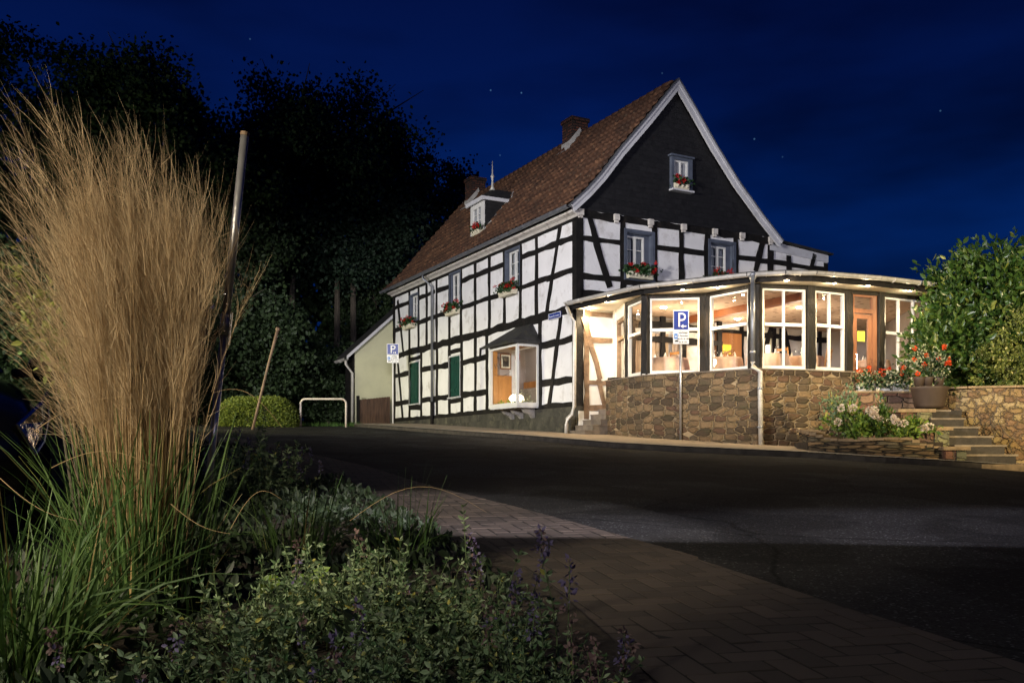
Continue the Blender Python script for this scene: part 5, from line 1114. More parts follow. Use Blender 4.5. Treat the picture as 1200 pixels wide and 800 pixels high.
# dry stone planter
dpn = [Vector(xy(936, 18.7)), Vector(xy(948, 17.9)), Vector(xy(985, 17.45)), Vector(xy(1040, 17.3)), Vector(xy(1085, 17.35)), Vector(xy(1108, 17.45))]
def dtop(x, y):
    u = 600 + x / y * F; v = np.interp(u, [934, 950, 975, 1000, 1040, 1065, 1085, 1100, 1112], [504, 508, 515, 516, 514, 514, 522, 524, 525]); return ZC + (HZ - v) / F * y
pl_ = thing('dry_stone_planter', 'low curved planter of stacked thin stones beside the kerb', 'planter', (6.9, 17.5, gz(6.9, 17.5)))
dpr = resample(dpn, 26); stonewall(MB(), dpr, dtop, .28, step=.3).build('stacked_stones', M['stone_dry'], pl_)
cpm = MB()
for a, c in zip(dpr, dpr[1:]):
    fr, L = fac(a, c); z = dtop(*((a + c) / 2)); cpm.box(fr, .004 - random.uniform(0, .02), L - .004, -.26 - random.uniform(0, .05), .03 + random.uniform(-.02, .03), z - .02, z + random.uniform(.015, .05))
cpm.build('capstones', M['capstone'], pl_, bevel=.01)
MB().plate([tuple(p + Vector((0, .1))) for p in dpn] + [tuple(xy(1080, 19.2)), (9.0, 20.7), (7.4, 20.65), (6.3, 20.3)], gz(7, 19) - .2, zr(.22)).build('soil', M['soil'], pl_)

# plants made of leaves
def blob(n, c, rad, shell=.5, clumps=0, cr=.25):
    """n points in an uneven ellipsoid; with clumps, gathered round sub-centres near its skin"""
    c = np.array(c, float); rad = np.array(rad, float)
    if clumps:
        d = RNG.normal(size=(clumps, 3)); d /= np.linalg.norm(d, axis=1, keepdims=True); cc = c + d * rad * RNG.uniform(shell, 1, (clumps, 1)); k = RNG.integers(0, clumps, n)
        g = RNG.normal(size=(n, 3)); return cc[k] + g * rad * cr * RNG.uniform(.6, 1.1, clumps)[k][:, None]
    d = RNG.normal(size=(n, 3)); d /= np.linalg.norm(d, axis=1, keepdims=True); return c + d * rad * RNG.uniform(shell, 1, (n, 1)) ** .6
def heads(b, cs, r, n=70, s=.032):
    for c in cs: Q = RNG.normal(size=(n, 3)); Q = np.array(c) + Q / np.linalg.norm(Q, axis=1, keepdims=True) * r * RNG.uniform(.75, 1, (n, 1)); b.leaves(Q, s, (Q - np.array(c)) * 30 + [0, 0, .2], 1.0)
    return b
def plant(name, label, cat, u, v, y, w, h, leaf, m, n, flowers=None, fm=None, clumps=14, fr=.05, group=None, aspect=.5):
    x, z = Yb(u, v, y); t = thing(name, label, cat, (x, y, z), group)
    st_ = MB()
    for k in range(9): a = random.uniform(0, 6.28); st_.tube([(x, y, z - .1), (x + math.cos(a) * w * .2, y + math.sin(a) * w * .2, z + h * .4), (x + math.cos(a) * w * .42, y + math.sin(a) * w * .3, z + h * .85)], [.008, .006, .003], 4)
    st_.build('stems', M['stem'], t)
    P = blob(n, (x, y, z + h * .48), (w / 2, w * .4, h * .5), .3, clumps, .24); MB().leaves(P, leaf, P - np.array((x, y, z)), aspect).build('foliage', M[m], t)
    if flowers:
        cs = [(x + random.uniform(-.5, .5) * w, y - w * random.uniform(.1, .4), z + h * random.uniform(.45, 1.0)) for _ in range(flowers)]; heads(MB(), cs, fr).build('blossoms', M[fm], t)
    return t
plant('grey_shrub', 'silvery shrub with thin upright shoots at the left of the stone planter', 'shrub', 990, 508, 18.6, .8, .95, .07, 'catmint', 900, clumps=26)
plant('hydrangea', 'hydrangea with pale pinkish heads, tallest plant in the stone planter', 'hydrangea', 1004, 513, 18.2, 1.05, .60, .10, 'hydr_leaf', 760, 8, 'hydr', fr=.06, group='hydrangeas in the planter')
plant('hydrangea', 'hydrangea with white heads at the centre of the stone planter', 'hydrangea', 1030, 513, 18.1, .75, .55, .10, 'laurel', 520, 4, 'hydr', fr=.055, group='hydrangeas in the planter')
plant('hydrangea', 'low hydrangea with two large white heads beside the stair piers', 'hydrangea', 1060, 516, 18.0, .95, .45, .10, 'hydr_leaf', 560, 4, 'hydr', fr=.06, group='hydrangeas in the planter')
plant('young_shrub', 'young green shoot standing between the hydrangeas', 'shrub', 1034, 508, 18.9, .3, .75, .08, 'laurel', 160, clumps=10)
# tub with smaller pots
x, z = Yb(1089, 478, 19.9); tb = thing('flower_tub', 'big brown round tub on the pier at the head of the stairs', 'tub', (x, 19.9, z))
MB().lathe((x, 19.9, z), [(.28, 0), (.31, .05), (.37, .38), (.40, .42), (.40, .46), (.34, .46), (.33, .36)], 32).build('tub', M['pot'], tb, smooth=True)
for k, (u, lab) in enumerate(((1077, 'brown pot of orange and white flowers on the left of the big tub'), (1087, 'brown pot of orange flowers in the middle on the big tub'), (1100, 'brown pot of red flowers on the right of the big tub'))):
    xx, _ = Yb(u, 470, 19.8); zz = z + .47; t = thing('potted_flowers', lab, 'potted plant', (xx, 19.8, zz), 'flower pots on the tub'); MB().lathe((xx, 19.8, zz), [(.085, 0), (.12, .17), (.125, .20), (.10, .20)], 18).build('pot', M['pot'], t, smooth=True)
    P = blob(520, (xx, 19.75, zz + .46), (.27, .26, .30), .3, 16, .26); MB().leaves(P[:230], .075, None, .7).build('foliage', M['leaf_ger'], t); MB().leaves(P[230:], .060, None, .6).build('pale_foliage', M['white_fl'], t)
    cs = [(xx + random.uniform(-.26, .26), 19.75 - random.uniform(.1, .3), zz + random.uniform(.25, .85)) for _ in range(4)]; heads(MB(), cs, .03, 22, .034).build('blossoms', M['orange'], t)
# troughs on the retaining wall
for u, lab in ((1014, 'white flower trough with orange and red geraniums below the garden door, left one'), (1034, 'white flower trough with pale leafy geraniums in the middle of the retaining wall'), (1054, 'white flower trough with orange geraniums next to the big tub')):
    xx = X(u, 20.9); t = thing('flower_trough', lab, 'flower trough', (xx, 20.9, LWT + .055), 'flower troughs on the retaining wall')
    MB().prism(Frame((xx, 20.9, LWT + .055), (0, -1, 0), (1, 0, 0)), [(-.09, 0), (.09, 0), (.12, .17), (-.12, .17)], -.185, .185).build('trough', M['window_white'], t)
    P = np.array([(xx + RNG.normal() * .12, 20.9 - RNG.uniform(-.05, .28), LWT + RNG.uniform(.10, .50)) for _ in range(420)]); MB().leaves(P[:230], .07, None, .8).build('foliage', M['leaf_ger'], t); MB().leaves(P[230:], .055, None, .7).build('pale_foliage', M['white_fl'], t)
    cs = [(xx + random.uniform(-.2, .2), 20.9 - random.uniform(.05, .3), LWT + random.uniform(.38, .60)) for _ in range(5)]; heads(MB(), cs, .028, 22, .034).build('blossoms', M['orange'], t)

# ------------------------------------------------------------ shrubs at the right
def shrub(name, label, cat, blobs, m, leaf, aspect, trunk, clumps=60, cr=.16, core=None):
    t = thing(name, label, cat, trunk); b = MB(); allb = MB()
    for (n, c, r, k) in blobs:
        cc = np.array(c); d = RNG.normal(size=(k, 3)); d /= np.linalg.norm(d, axis=1, keepdims=True); ce = cc + d * np.array(r) * RNG.uniform(.72, 1.05, (k, 1))
        # shoots: leaves spiral up short twigs that point outwards and up
        per = max(6, n // k); dirs = (ce - cc); dirs /= np.linalg.norm(dirs, axis=1, keepdims=True); dirs[:, 2] += .55; dirs /= np.linalg.norm(dirs, axis=1, keepdims=True)
        tt = RNG.uniform(0, 1, (k, per)); L = leaf * 4.2 * RNG.uniform(.6, 1.2, (k, 1)); P = ce[:, None, :] + dirs[:, None, :] * (tt * L)[:, :, None] + RNG.normal(size=(k, per, 3)) * leaf * .25
        Dn = dirs[:, None, :] * .8 + RNG.normal(size=(k, per, 3)) * .6; allb.leaves(P.reshape(-1, 3), leaf, Dn.reshape(-1, 3), aspect, .3, .15)
        b.tube([trunk, tuple((np.array(trunk) + cc) / 2 + RNG.normal(size=3) * .1), tuple(cc)], [.06, .045, .02], 6)
    allb.build('foliage', M[m], t); b.build('branches', M['bark'], t)
    return t
shrub('cherry_laurel', 'tall glossy cherry laurel shrub at the right end of the extension', 'shrub', [(5200, (10.9, 21.2, 3.6), (1.1, .9, 1.4), 400), (4200, (12.2, 21.6, 3.9), (1.3, 1.0, 1.5), 330), (2600, (10.1, 20.9, 2.95), (.62, .6, .85), 220), (3600, (13.6, 22, 3.9), (1.4, 1, 1.5), 280), (2600, (11.5, 21.2, 4.75), (1.4, .8, .55), 220), (3000, (12.0, 21.1, 2.9), (1.8, .6, .9), 260), (4200, (12.5, 22.0, 3.6), (2.2, .5, 1.5), 420)], 'laurel', .16, .44, (11.3, 21.4, zr(1.3)))
shrub('box_hedge', 'clipped yellowish small-leaved hedge hanging over the garden wall', 'hedge', [(9000, (11.7, 19.95, 3.05), (1.15, .55, .95), 900), (8000, (13.6, 20.0, 3.15), (1.4, .55, 1.0), 800), (3400, (10.7, 19.95, 2.65), (.5, .45, .5), 150)], 'box_leaf', .055, .6, (12.2, 20.1, zr(1.35)))

# ------------------------------------------------------------ left: annex, fence, hoop, hedge, stake
an = thing('annex', 'pale rendered low annex with sloping roof behind the far end of the house', 'building', tuple(LF(14.6, 0, gz(-6, 36.5))))
AF = Frame(C0 + BX * (TL + .75), AX, NN); 
def onA(u, v, o=0): return onpl(AF, u, v, o)
s0 = onA(415, 480)[0]; s1 = onA(462, 400)[0] + .8; zl = onA(415, 411)[1]; zh = onA(460, 371)[1]; k_ = (zh - zl) / (onA(460, 371)[0] - s0)
MB().prism(AF, [(s0, zr(.7)), (s1, zr(.7)), (s1, zl + k_ * (s1 - s0)), (s0, zl)], -1.1, 0).build('wall', M['render_wall'], an)
sE = onA(405, 416)[0]; q = MB().prism(AF, [(sE, zl - k_ * (s0 - sE) + .02), (s1, zl + k_ * (s1 - s0) + .02), (s1, zl + k_ * (s1 - s0) + .14), (sE, zl - k_ * (s0 - sE) + .12)], -1.15, .14); q.build('roof', M['mossroof'], an)
MB().prism(AF, [(sE, zl - k_ * (s0 - sE) - .04), (s1, zl + k_ * (s1 - s0) - .04), (s1, zl + k_ * (s1 - s0) + .10), (sE, zl - k_ * (s0 - sE) + .10)], .142, .17).build('verge_board', M['board'], an)
MB().box(AF, s0 - .03, s0 + .02, -1.05, .01, zr(.7), zl).build('corner_strip', M['timber'], an)
gutter('gutter', [AF(sE - .03, .15, zl - k_ * (s0 - sE) - .02), AF(sE - .03, -1.15, zl - k_ * (s0 - sE) - .02)], .09, M['zinc_light'], an)
zz = zl - k_ * (s0 - sE) - .08
MB().tube([AF(sE - .02, .05, zz), AF(sE + .0, .05, zz - .15), AF(s0 - .10, .07, zz - .50), AF(s0 - .10, .07, gz(-6.5, 36) + .1)], .055, 10).build('downpipe', M['zinc_light'], an, smooth=True)
ff = thing('board_fence', 'brown vertical board fence in front of the pale annex wall', 'fence', tuple(LF(TL + .4, 0, gz(-5.5, 36))))
FFr = Frame(C0 + BX * (TL + .35), AX, NN); fa_, fb_ = onpl(FFr, 421, 480)[0], onpl(FFr, 457, 480)[0]; n = 11; bf = MB()
for k in range(n):
    a = fa_ + (fb_ - fa_) * k / n; c = fa_ + (fb_ - fa_) * (k + .94) / n; zt = onpl(FFr, 421, 468)[1] + .16 * k / n; bf.box(FFr, a, c, 0, .03, zr(.9), zt)
bf.build('boards', M['wood_fence'], ff); MB().box(FFr, fa_ - .11, fa_ - .01, -.02, .08, zr(.9), onpl(FFr, 418, 466)[1] + .08).build('post', M['timber'], ff)
y_ = 31.5
x0 = X(352.3, y_); x1 = X(405.5, y_); zg = gz(x0, y_) ; zt = ZC + (HZ - 467.3) / F * y_
hp = MB(); r = .16; pts = [(x0, y_, zg - .1), (x0, y_, zt - r)] + [(x0 + r - r * math.cos(t), y_, zt - r + r * math.sin(t)) for t in np.linspace(.3, 1.57, 5)] + [(x1 - r + r * math.sin(t), y_, zt - r + r * math.cos(t)) for t in np.linspace(0, 1.3, 5)] + [(x1, y_, zt - r), (x1, y_, zg - .1)]
hp.tube(pts, .036, 10); tag(hp.build('hoop_barrier', M['hoop'], smooth=True), 'rust-flecked white tubular hoop barrier at the end of the lane', 'barrier')
hg = thing('clipped_hedge', 'rounded clipped green hedge left of the hoop barrier', 'hedge', (X(300, 30), 30, gz(-8.4, 30)))
P = []; 
hx, hy, hz = X(300, 31), 31.4, gz(-9, 31)
n = 60000; q = RNG.uniform(-1, 1, (n, 3)); q[:, 2] = np.abs(q[:, 2]); rr = (np.abs(q) ** 3.2).sum(1); q = q[(rr < 1) & (rr > .62)][:15000]
P = np.array((hx, hy, hz)) + q * np.array((1.35, .85, 1.05)); P[:, 2] += .05 * np.sin(P[:, 0] * 3) - .07 * np.maximum(0, P[:, 0] - hx)
MB().leaves(P, .07, q, .6, jitter=.8).build('foliage', M['hedge_leaf'], hg)
gp_ = MB(); n = 900; P0 = np.array([(RNG.uniform(X(262, 31), X(420, 33)), RNG.uniform(31.9, 34.0), 0) for _ in range(n)]); P0[:, 2] = [gz(a, b_) for a, b_ in P0[:, :2]]
kk_ = np.linspace(0, 1, 3)[None, :, None]; dr_ = np.stack([RNG.normal(0, .05, n), RNG.normal(0, .05, n), RNG.uniform(.06, .17, n)], 1); gp_.ribbons(P0[:, None, :] + dr_[:, None, :] * kk_, np.full(n, .018))
struct(gp_.build('verge_grass', M['grass']), 'stuff')
y_ = 27; pts = [(X(304, y_), y_, ZC + (HZ - 470) / F * y_), (X(315, y_), y_, ZC + (HZ - 425) / F * y_), (X(325.5, y_), y_, ZC + (HZ - 386) / F * y_)]
pts = [(X(296, y_), y_, gz(-7.7, y_))] + pts
stk = thing('leaning_stake', 'brown wooden stake leaning right behind the clipped hedge', 'stake', pts[0]); MB().tube(pts, [.045, .04, .035, .05], 8).build('shaft', M['porch_timber'], stk, smooth=True); MB().lathe((pts[-1][0], y_, pts[-1][2] - .03), [(.06, 0), (.075, .05), (.05, .09)], 8).build('head', M['porch_timber'], stk)

# ------------------------------------------------------------ parking signs
def parking_sign(u, vtop, vmid, vbot, y, w, zbase, label, arrow, polem, lean=0):
    x = X(u, y); t = thing('parking_sign', label, 'sign', (x, y, zbase)); zt, zm, zb = (ZC + (HZ - v) / F * y for v in (vtop, vmid, vbot))
    fr = Frame((x, y, 0), (1, 0, 0), (0, -1, 0)); MB().tube([(x, y + .03, zbase), (x, y + .03, zt - .05)], .032, 12).build('pole', M[polem], t, smooth=True)
    MB().box(fr, -w / 2, w / 2, 0, .012, zm + .01, zt).build('rim', M['sign_white'], t, bevel=.003); sb_ = MB().box(fr, -w / 2 + .018, w / 2 - .018, .012, .015, zm + .028, zt - .018).build('blue_panel', M['sign_blue'], t)
    h = zt - zm; cz = (zt + zm) / 2 + h * .03; L = MB(); sx_ = w * .10; ph = h * .68; s_ = -w * .17
    L.box(fr, s_, s_ + sx_, .015, .019, cz - ph / 2, cz + ph / 2); n = 16; Ro = ph * .285; Ri = Ro - sx_; cx = s_ + w * .22; czz = cz + ph / 2 - Ro
    L.box(fr, s_ + sx_, cx, .015, .019, czz + Ri, czz + Ro).box(fr, s_ + sx_, cx, .015, .019, czz - Ro, czz - Ri)
    for k in range(n):
        a, b_ = -math.pi / 2 + math.pi * k / n, -math.pi / 2 + math.pi * (k + 1) / n
        L.prism(fr, [(cx + Ri * math.cos(a), czz + Ri * math.sin(a)), (cx + Ro * math.cos(a), czz + Ro * math.sin(a)), (cx + Ro * math.cos(b_), czz + Ro * math.sin(b_)), (cx + Ri * math.cos(b_), czz + Ri * math.sin(b_))], .015, .019)
    L.build('letter', M['sign_white'], sb_)
    A = MB(); az = zm + h * .22; ax = w * .17
    if arrow: A.prism(fr, [(ax - .075, az), (ax - .01, az + .045), (ax - .01, az + .014), (ax + .06, az + .014), (ax + .06, az - .014), (ax - .01, az - .014), (ax - .01, az - .045)], .015, .019)
    else: A.box(fr, ax - .045, ax - .025, .015, .019, az - .03, az + .03).box(fr, ax + .005, ax + .04, .015, .019, az - .03, az + .03)
    A.build('arrow', M['sign_white'], sb_)
    s2 = MB().box(fr, -w / 2, w / 2, 0, .010, zb, zm).build('supplementary_plate', M['sign_white'], t); hb = zm - zb
    D_ = MB().box(fr, -w * .43, -w * .22, .010, .014, zb + hb * .38, zb + hb * .78).build('disc_symbol', M['sign_blue_light'], s2); MB().prism(fr, [(-w * .36, zb + hb * .48), (-w * .29, zb + hb * .48), (-w * .29, zb + hb * .6), (-w * .325, zb + hb * .7), (-w * .36, zb + hb * .6)], .014, .016).build('disc_pointer', M['sign_white'], s2)
    MB().prism(fr, [(-w * .40, zb + hb * .16), (-w * .16, zb + hb * .16), (-w * .16, zb + hb * .24), (-w * .22, zb + hb * .29), (-w * .33, zb + hb * .29), (-w * .40, zb + hb * .22)], .010, .013).build('car_symbol', M['black'], s2)
    for i, (s, sz) in enumerate((('werktags', .17), ('2 Stunden', .17), ('Mo-Fr 8-18h', .16), ('Sa 8-13h', .16))):
        text(s, hb * sz * 1.12, fr(w * .13, .011, zm - hb * (.14 + .24 * i)), (1, 0, 0), (0, 0, 1), M['black'], s2, offset=.0012)
    return t
M['sign_blue_light'] = mat('disc_blue', (.01, .16, .50), .4, .03)
yq = 21.1; parking_sign(798, 363.5, 387.5, 403, yq, .365, gz(X(798, yq), yq) + .05, 'blue parking sign with left arrow on a steel pole before the stone wall', True, 'metal_pole')
yq = 33.2; parking_sign(460.3, 402.6, 416, 425, yq, .43, gz(X(460, yq), yq) + .05, 'blue parking sign on a white pole at the far left corner of the house', False, 'window_white')

# ------------------------------------------------------------ leaning steel pole in the foreground
y_ = 3.62; A0 = Vector((X(229, y_), y_, gz(X(229, y_), y_))); A1 = Vector((X(287, y_), y_, ZC + (HZ - 157) / F * y_)); mid = A0.lerp(A1, .62)
gp2 = thing('leaning_pole', 'slim galvanised steel pole leaning slightly right in front of the tall grass', 'pole', tuple(A0))
dv = (A1 - A0).normalized(); sv = Vector((0, 1, 0)).cross(dv).normalized(); kq = .52
MB().tube([A0, mid], .027 * kq, 16).build('lower_tube', M['metal_pole'], gp2, smooth=True); MB().tube([mid - dv * .03, A1], .031 * kq, 16).build('upper_tube', M['metal_pole'], gp2, smooth=True); MB().tube([A1 - dv * .008, A1 + dv * .006], .034 * kq, 16).build('cap', M['porch_timber'], gp2)
MB().tube([mid - dv * .085, mid], .037 * kq, 14).build('sleeve', M['metal_pole'], gp2, smooth=True)
MBf = Frame(mid - dv * .125 + Vector((.022, 0, 0)), (1, 0, 0), (0, -1, 0), dv); MB().box(MBf, -.003, .003, -.008, .008, 0, .13).build('bracket_plate', M['metal_pole'], gp2)
for k in range(5): p = mid + dv * (-.07 + .036 * k) + Vector((random.choice((-.006, .006)), -.014, 0)); MB().tube([p, p + Vector((0, -.008, 0))], .0045, 6).build('bolt', M['chrome'], gp2)

# ------------------------------------------------------------ parked car at the left edge
fd = Vector((.56, -.83, 0)).normalized(); rd = Vector((-fd.y, fd.x, 0)); rd = Vector((.83, .56, 0)).normalized()
fc = Vector((-2.96, 4.02, 0)); gc = gz(-3.4, 5.5) + .03
car = thing('parked_car', 'dark parked car at the left edge, its front corner behind the tall grass', 'car', (fc.x, fc.y, gc))
CF = Frame((fc.x, fc.y, gc), -fd, rd)   # x runs backwards from the nose, y towards the seen side
secs = [(0.0, .55, .30, .42, .56, .50), (.06, .74, .24, .45, .66, .62), (.30, .84, .20, .50, .76, .70), (.8, .87, .19, .55, .86, .75), (1.25, .88, .19, .60, .93, .77), (1.9, .88, .19, .62, .97, .76), (2.8, .88, .19, .64, .99, .75), (3.5, .86, .20, .66, 1.0, .73), (4.1, .80, .25, .66, .98, .68), (4.25, .66, .32, .60, .90, .55)]
b = MB(); rings = []
for (x, hw, zb, zm, zt, tw) in secs:
    half = [(hw * .86, zb), (hw * .98, zb + .10), (hw, zm), (hw * .985, zm + (zt - zm) * .6), (tw + (hw - tw) * .35, zt - .03), (tw * .8, zt + .005), (tw * .4, zt + .02)]
    ring = [(y, z) for y, z in half] + [(-y, z) for y, z in half[::-1]]; rings.append(len(b.v)); b.v += [tuple(CF(x, y, z)) for y, z in ring]; nr_ = len(ring)
for a, c in zip(rings, rings[1:]):
    for k in range(nr_): b.f.append((a + k, a + (k + 1) % nr_, c + (k + 1) % nr_, c + k))
b.f.append(tuple(rings[0] + k for k in range(nr_))); b.f.append(tuple(rings[-1] + k for k in range(nr_))[::-1])
bo = b.build('body', M['car_paint'], car, smooth=True); sm = bo.modifiers.new('s', 'SUBSURF'); sm.levels = 2; sm.render_levels = 2
cab = MB(); rings = []
for (x, hw, zt) in ((1.15, .70, .95), (1.75, .64, 1.38), (2.2, .60, 1.46), (3.1, .60, 1.45), (3.9, .66, 1.02)):
    rings.append(len(cab.v)); ring = [(.76, .93), (hw + .03, (zt + .93) / 2), (hw * .92, zt), (-hw * .92, zt), (-hw - .03, (zt + .93) / 2), (-.76, .93)]; cab.v += [tuple(CF(x, y, z)) for y, z in ring]
for a, c in zip(rings, rings[1:]):
    for k in range(6): cab.f.append((a + k, a + (k + 1) % 6, c + (k + 1) % 6, c + k))
cb_ = cab.build('cabin', M['car_glass'] if 'car_glass' in M else M['car_paint'], car, smooth=True); sm = cb_.modifiers.new('s', 'SUBSURF'); sm.levels = 2; sm.render_levels = 2
for x in (.85, 3.4):
    for sgn in (1, -1):
        p = CF(x, sgn * .80, .31); a1 = CF(x, sgn * .90, .31); MB().tube([p, a1], .31, 28).build('tyre', M['rubber'], car, smooth=False); MB().tube([a1 - (a1 - p) * .2, a1 + (a1 - p) * .06], .20, 20).build('rim', M['chrome'], car)
for sgn in (1, -1):
    hl = MB(); prof_h = [(.10, .46), (.06, .60), (.20, .72), (.50, .79), (.42, .66), (.22, .52)]
    pts = [CF(x, sgn * (np.interp(x, [0, .1, .3, .6], [.56, .76, .845, .875])), z) for x, z in prof_h]; cen = sum(pts, Vector()) / 6 + rd * sgn * .03
    for k in range(6): hl.face([pts[k], pts[(k + 1) % 6], cen])
    h_ = hl.build('headlight', M['head_glass'], car); MB().tube([p + rd * sgn * .01 for p in pts + [pts[0]]], .010, 6).build('headlight_rim', M['chrome'], h_)
    m_ = CF(1.55, sgn * 1.00, 1.00); MB().lathe((m_.x, m_.y, m_.z - .08), [(.04, 0), (.10, .03), (.12, .08), (.10, .14), (.04, .17)], 16).build('mirror', M['car_paint'], car, smooth=True)
    MB().tube([CF(1.53, sgn * 1.09, 1.0), CF(1.56, sgn * 1.23, .985)], .028, 8).build('mirror_indicator', M['sign_white'], car)
    MB().tube([CF(1.5, sgn * .80, .96), CF(1.53, sgn * .95, .98)], .03, 8).build('mirror_arm', M['rubber'], car)
MB().tube([CF(.0, -.5, .40), CF(-.01, 0, .395), CF(.0, .5, .40)], .02, 6).build('grille_bar', M['chrome'], car)
MB().box(CF, 1.2, 3.9, .875, .895, .42, .45).build('side_trim', M['chrome'], car)

# ------------------------------------------------------------ trees
def tree(label, u, vtop, y, wpx, leafm, n=5200, trunks=1, vb=500, clumps=170, leaf=.20, gap=.55, tr=.22, low=.35):
    x = X(u, y); zt = ZC + (HZ - vtop) / F * y; zg = gz(x, y); H = zt - zg; w = wpx / F * y / 2
    t = thing('tree', label, 'tree', (x, y, zg), 'dark trees behind the lane'); b = MB()
    for k in range(trunks):
        xo = (k - (trunks - 1) / 2) * .9; lean = random.uniform(-.3, .3); p = [(x + xo, y, zg - .2), (x + xo + lean * .4, y, zg + H * .25), (x + xo + lean, y + .2, zg + H * .55), (x + xo + lean * 1.6, y, zg + H * .9)]; b.tube(p, [tr, tr * .8, tr * .5, tr * .12], 9)
        for j in range(7):
            a = random.uniform(0, 6.28); f = random.uniform(.35, .8); s = Vector((x + xo + lean * f * 1.5, y, zg + H * f)); e_ = s + Vector((math.cos(a) * w * .7, math.sin(a) * w * .6, H * .16)); b.tube([s, s.lerp(e_, .5) + Vector((0, 0, .3)), e_], [tr * .35, tr * .22, tr * .06], 6)
    b.build('trunk', M['bark'], t)
    n = int(n * 4); zc = zg + H * (low + (1 - low) / 2); rz = H * (1 - low) / 2; d = RNG.normal(size=(clumps, 3)); d /= np.linalg.norm(d, axis=1, keepdims=True)
    cc = np.array((x, y, zc)) + d * np.array((w, w * .8, rz)) * (RNG.uniform(.15, 1, (clumps, 1)) ** .45) * np.array((.86, .86, .9))
    k = RNG.integers(0, clumps, n); sz = RNG.uniform(.08, .17, clumps)[k][:, None]; g = RNG.normal(size=(n, 3)); P = cc[k] + g * np.array((w, w, rz * .9)) * sz * np.array((.8, .8, .55))
    P[:, 2] = np.where(P[:, 2] > zt, zt - (P[:, 2] - zt) * 1.2, P[:, 2])
    MB().leaves(P, leaf, None, .75).build('crown', M[leafm], t)
for a in (('huge dark broadleaved tree rising behind the tall grass at the far left', 40, 36, 44, 330, 'tree_leaf', 9000, 1), ('dark tree with dense crown, second from the left edge', 165, 44, 40, 230, 'tree_leaf', 8000, 1),
          ('tall dark tree with two pale slender trunks left of the hoop barrier top', 330, 84, 47, 270, 'tree_leaf2', 9500, 2), ('tall dark tree with pale slender twin trunks beside the annex, highest behind the lane', 405, 88, 49, 240, 'tree_leaf2', 9500, 2),
          ('lower dark tree filling the gap left of the twin trunks', 255, 150, 42, 200, 'tree_leaf', 6500, 1), ('dark tree whose crown shows just above the far roof end', 500, 175, 58, 190, 'tree_leaf2', 7000, 1)):
    tree(*a)
for lab, u, vt, y, w_ in (('low dark understorey tree behind the clipped hedge', 290, 330, 38, 190), ('low dark understorey tree behind the hoop barrier', 385, 400, 42, 150), ('bushy dark tree above the annex roof', 440, 300, 52, 150), ('low dark tree behind the parked car', 70, 270, 30, 260), ('dim distant tree above the glazed extension roof', 950, 318, 70, 120), ('small dim distant tree beside the laurel', 1020, 321, 70, 90)):
    tree(lab, u, vt, y, w_, 'tree_leaf', 4200, 1, low=.02, leaf=.17, tr=.12)

# the wooded slope behind, one mass
n = 26000; P = np.stack([RNG.uniform(-48, 2, n), RNG.uniform(54, 66, n), RNG.uniform(2, 14, n)], 1); P[:, 2] *= (.75 + .25 * np.sin(P[:, 0] * .35))
o = MB().leaves(P, .65, None, .8).build('far_wood', M['tree_leaf']); struct(o, 'stuff')

# ------------------------------------------------------------ foreground bed
ed = [G(*p).xy for p in ((760, 800), (700, 740), (640, 690), (560, 640), (470, 600), (400, 560), (330, 528), (300, 515))]
bed = MB(); ring = [Vector((1.2, -1.0))] + [Vector(p) for p in ed] + [Vector((-6.5, 17)), Vector((-2.6, 7.6)), Vector((-1.9, 4.4)), Vector((-4.0, 2.0)), Vector((-4.0, -1.0))]
rows = []
lefts = [Vector((-4.2, -1.0)), Vector((-4.0, 1.0)), Vector((-3.2, 2.4)), Vector((-2.1, 3.4)), Vector((-1.95, 4.4)), Vector((-2.5, 6.4)), Vector((-3.8, 9.5)), Vector((-5.2, 13))]
rights = [Vector((.5, -1.0)), Vector((.45, 1.4))] + [Vector(ed[i]) for i in (0, 2, 3, 4, 5, 6)]
for a, c in zip(resample(lefts, 40), resample(rights, 40)): rows.append([tuple(a.lerp(c, k / 10)) for k in range(11)])
sheet('planting_bed', M['soil'], rows, .035)
def curve_paths(base, az, length, bend, rise, k=6):
    """arching paths: n starts, headings, lengths"""
    n = len(base); t = np.linspace(0, 1, k)[None, :]; L = length[:, None]; h = np.sin(t * bend[:, None]) / np.maximum(bend[:, None], .05) * L * rise[:, None]
    r = (1 - np.cos(t * bend[:, None])) / np.maximum(bend[:, None], .05) * L + t * L * .06
    return np.stack([base[:, 0:1] + np.cos(az)[:, None] * r, base[:, 1:2] + np.sin(az)[:, None] * r, base[:, 2:3] + h], 2)
def tip_paths(base, az, length, bend, rise, k=9):
    # straight culms whose heads nod over
    n = len(base); t = np.linspace(0, 1, k); th = bend[:, None] * (.25 * t + t ** 2.6)[None, :] + RNG.normal(0, .05, n)[:, None]; ds = (length / (k - 1))[:, None]
    rr = np.concatenate([np.zeros((n, 1)), np.cumsum(np.sin(th[:, 1:]) * ds, 1)], 1); hh_ = np.concatenate([np.zeros((n, 1)), np.cumsum(np.cos(th[:, 1:]) * ds, 1)], 1)
    return np.stack([base[:, 0:1] + np.cos(az)[:, None] * rr, base[:, 1:2] + np.sin(az)[:, None] * rr, base[:, 2:3] + hh_], 2)
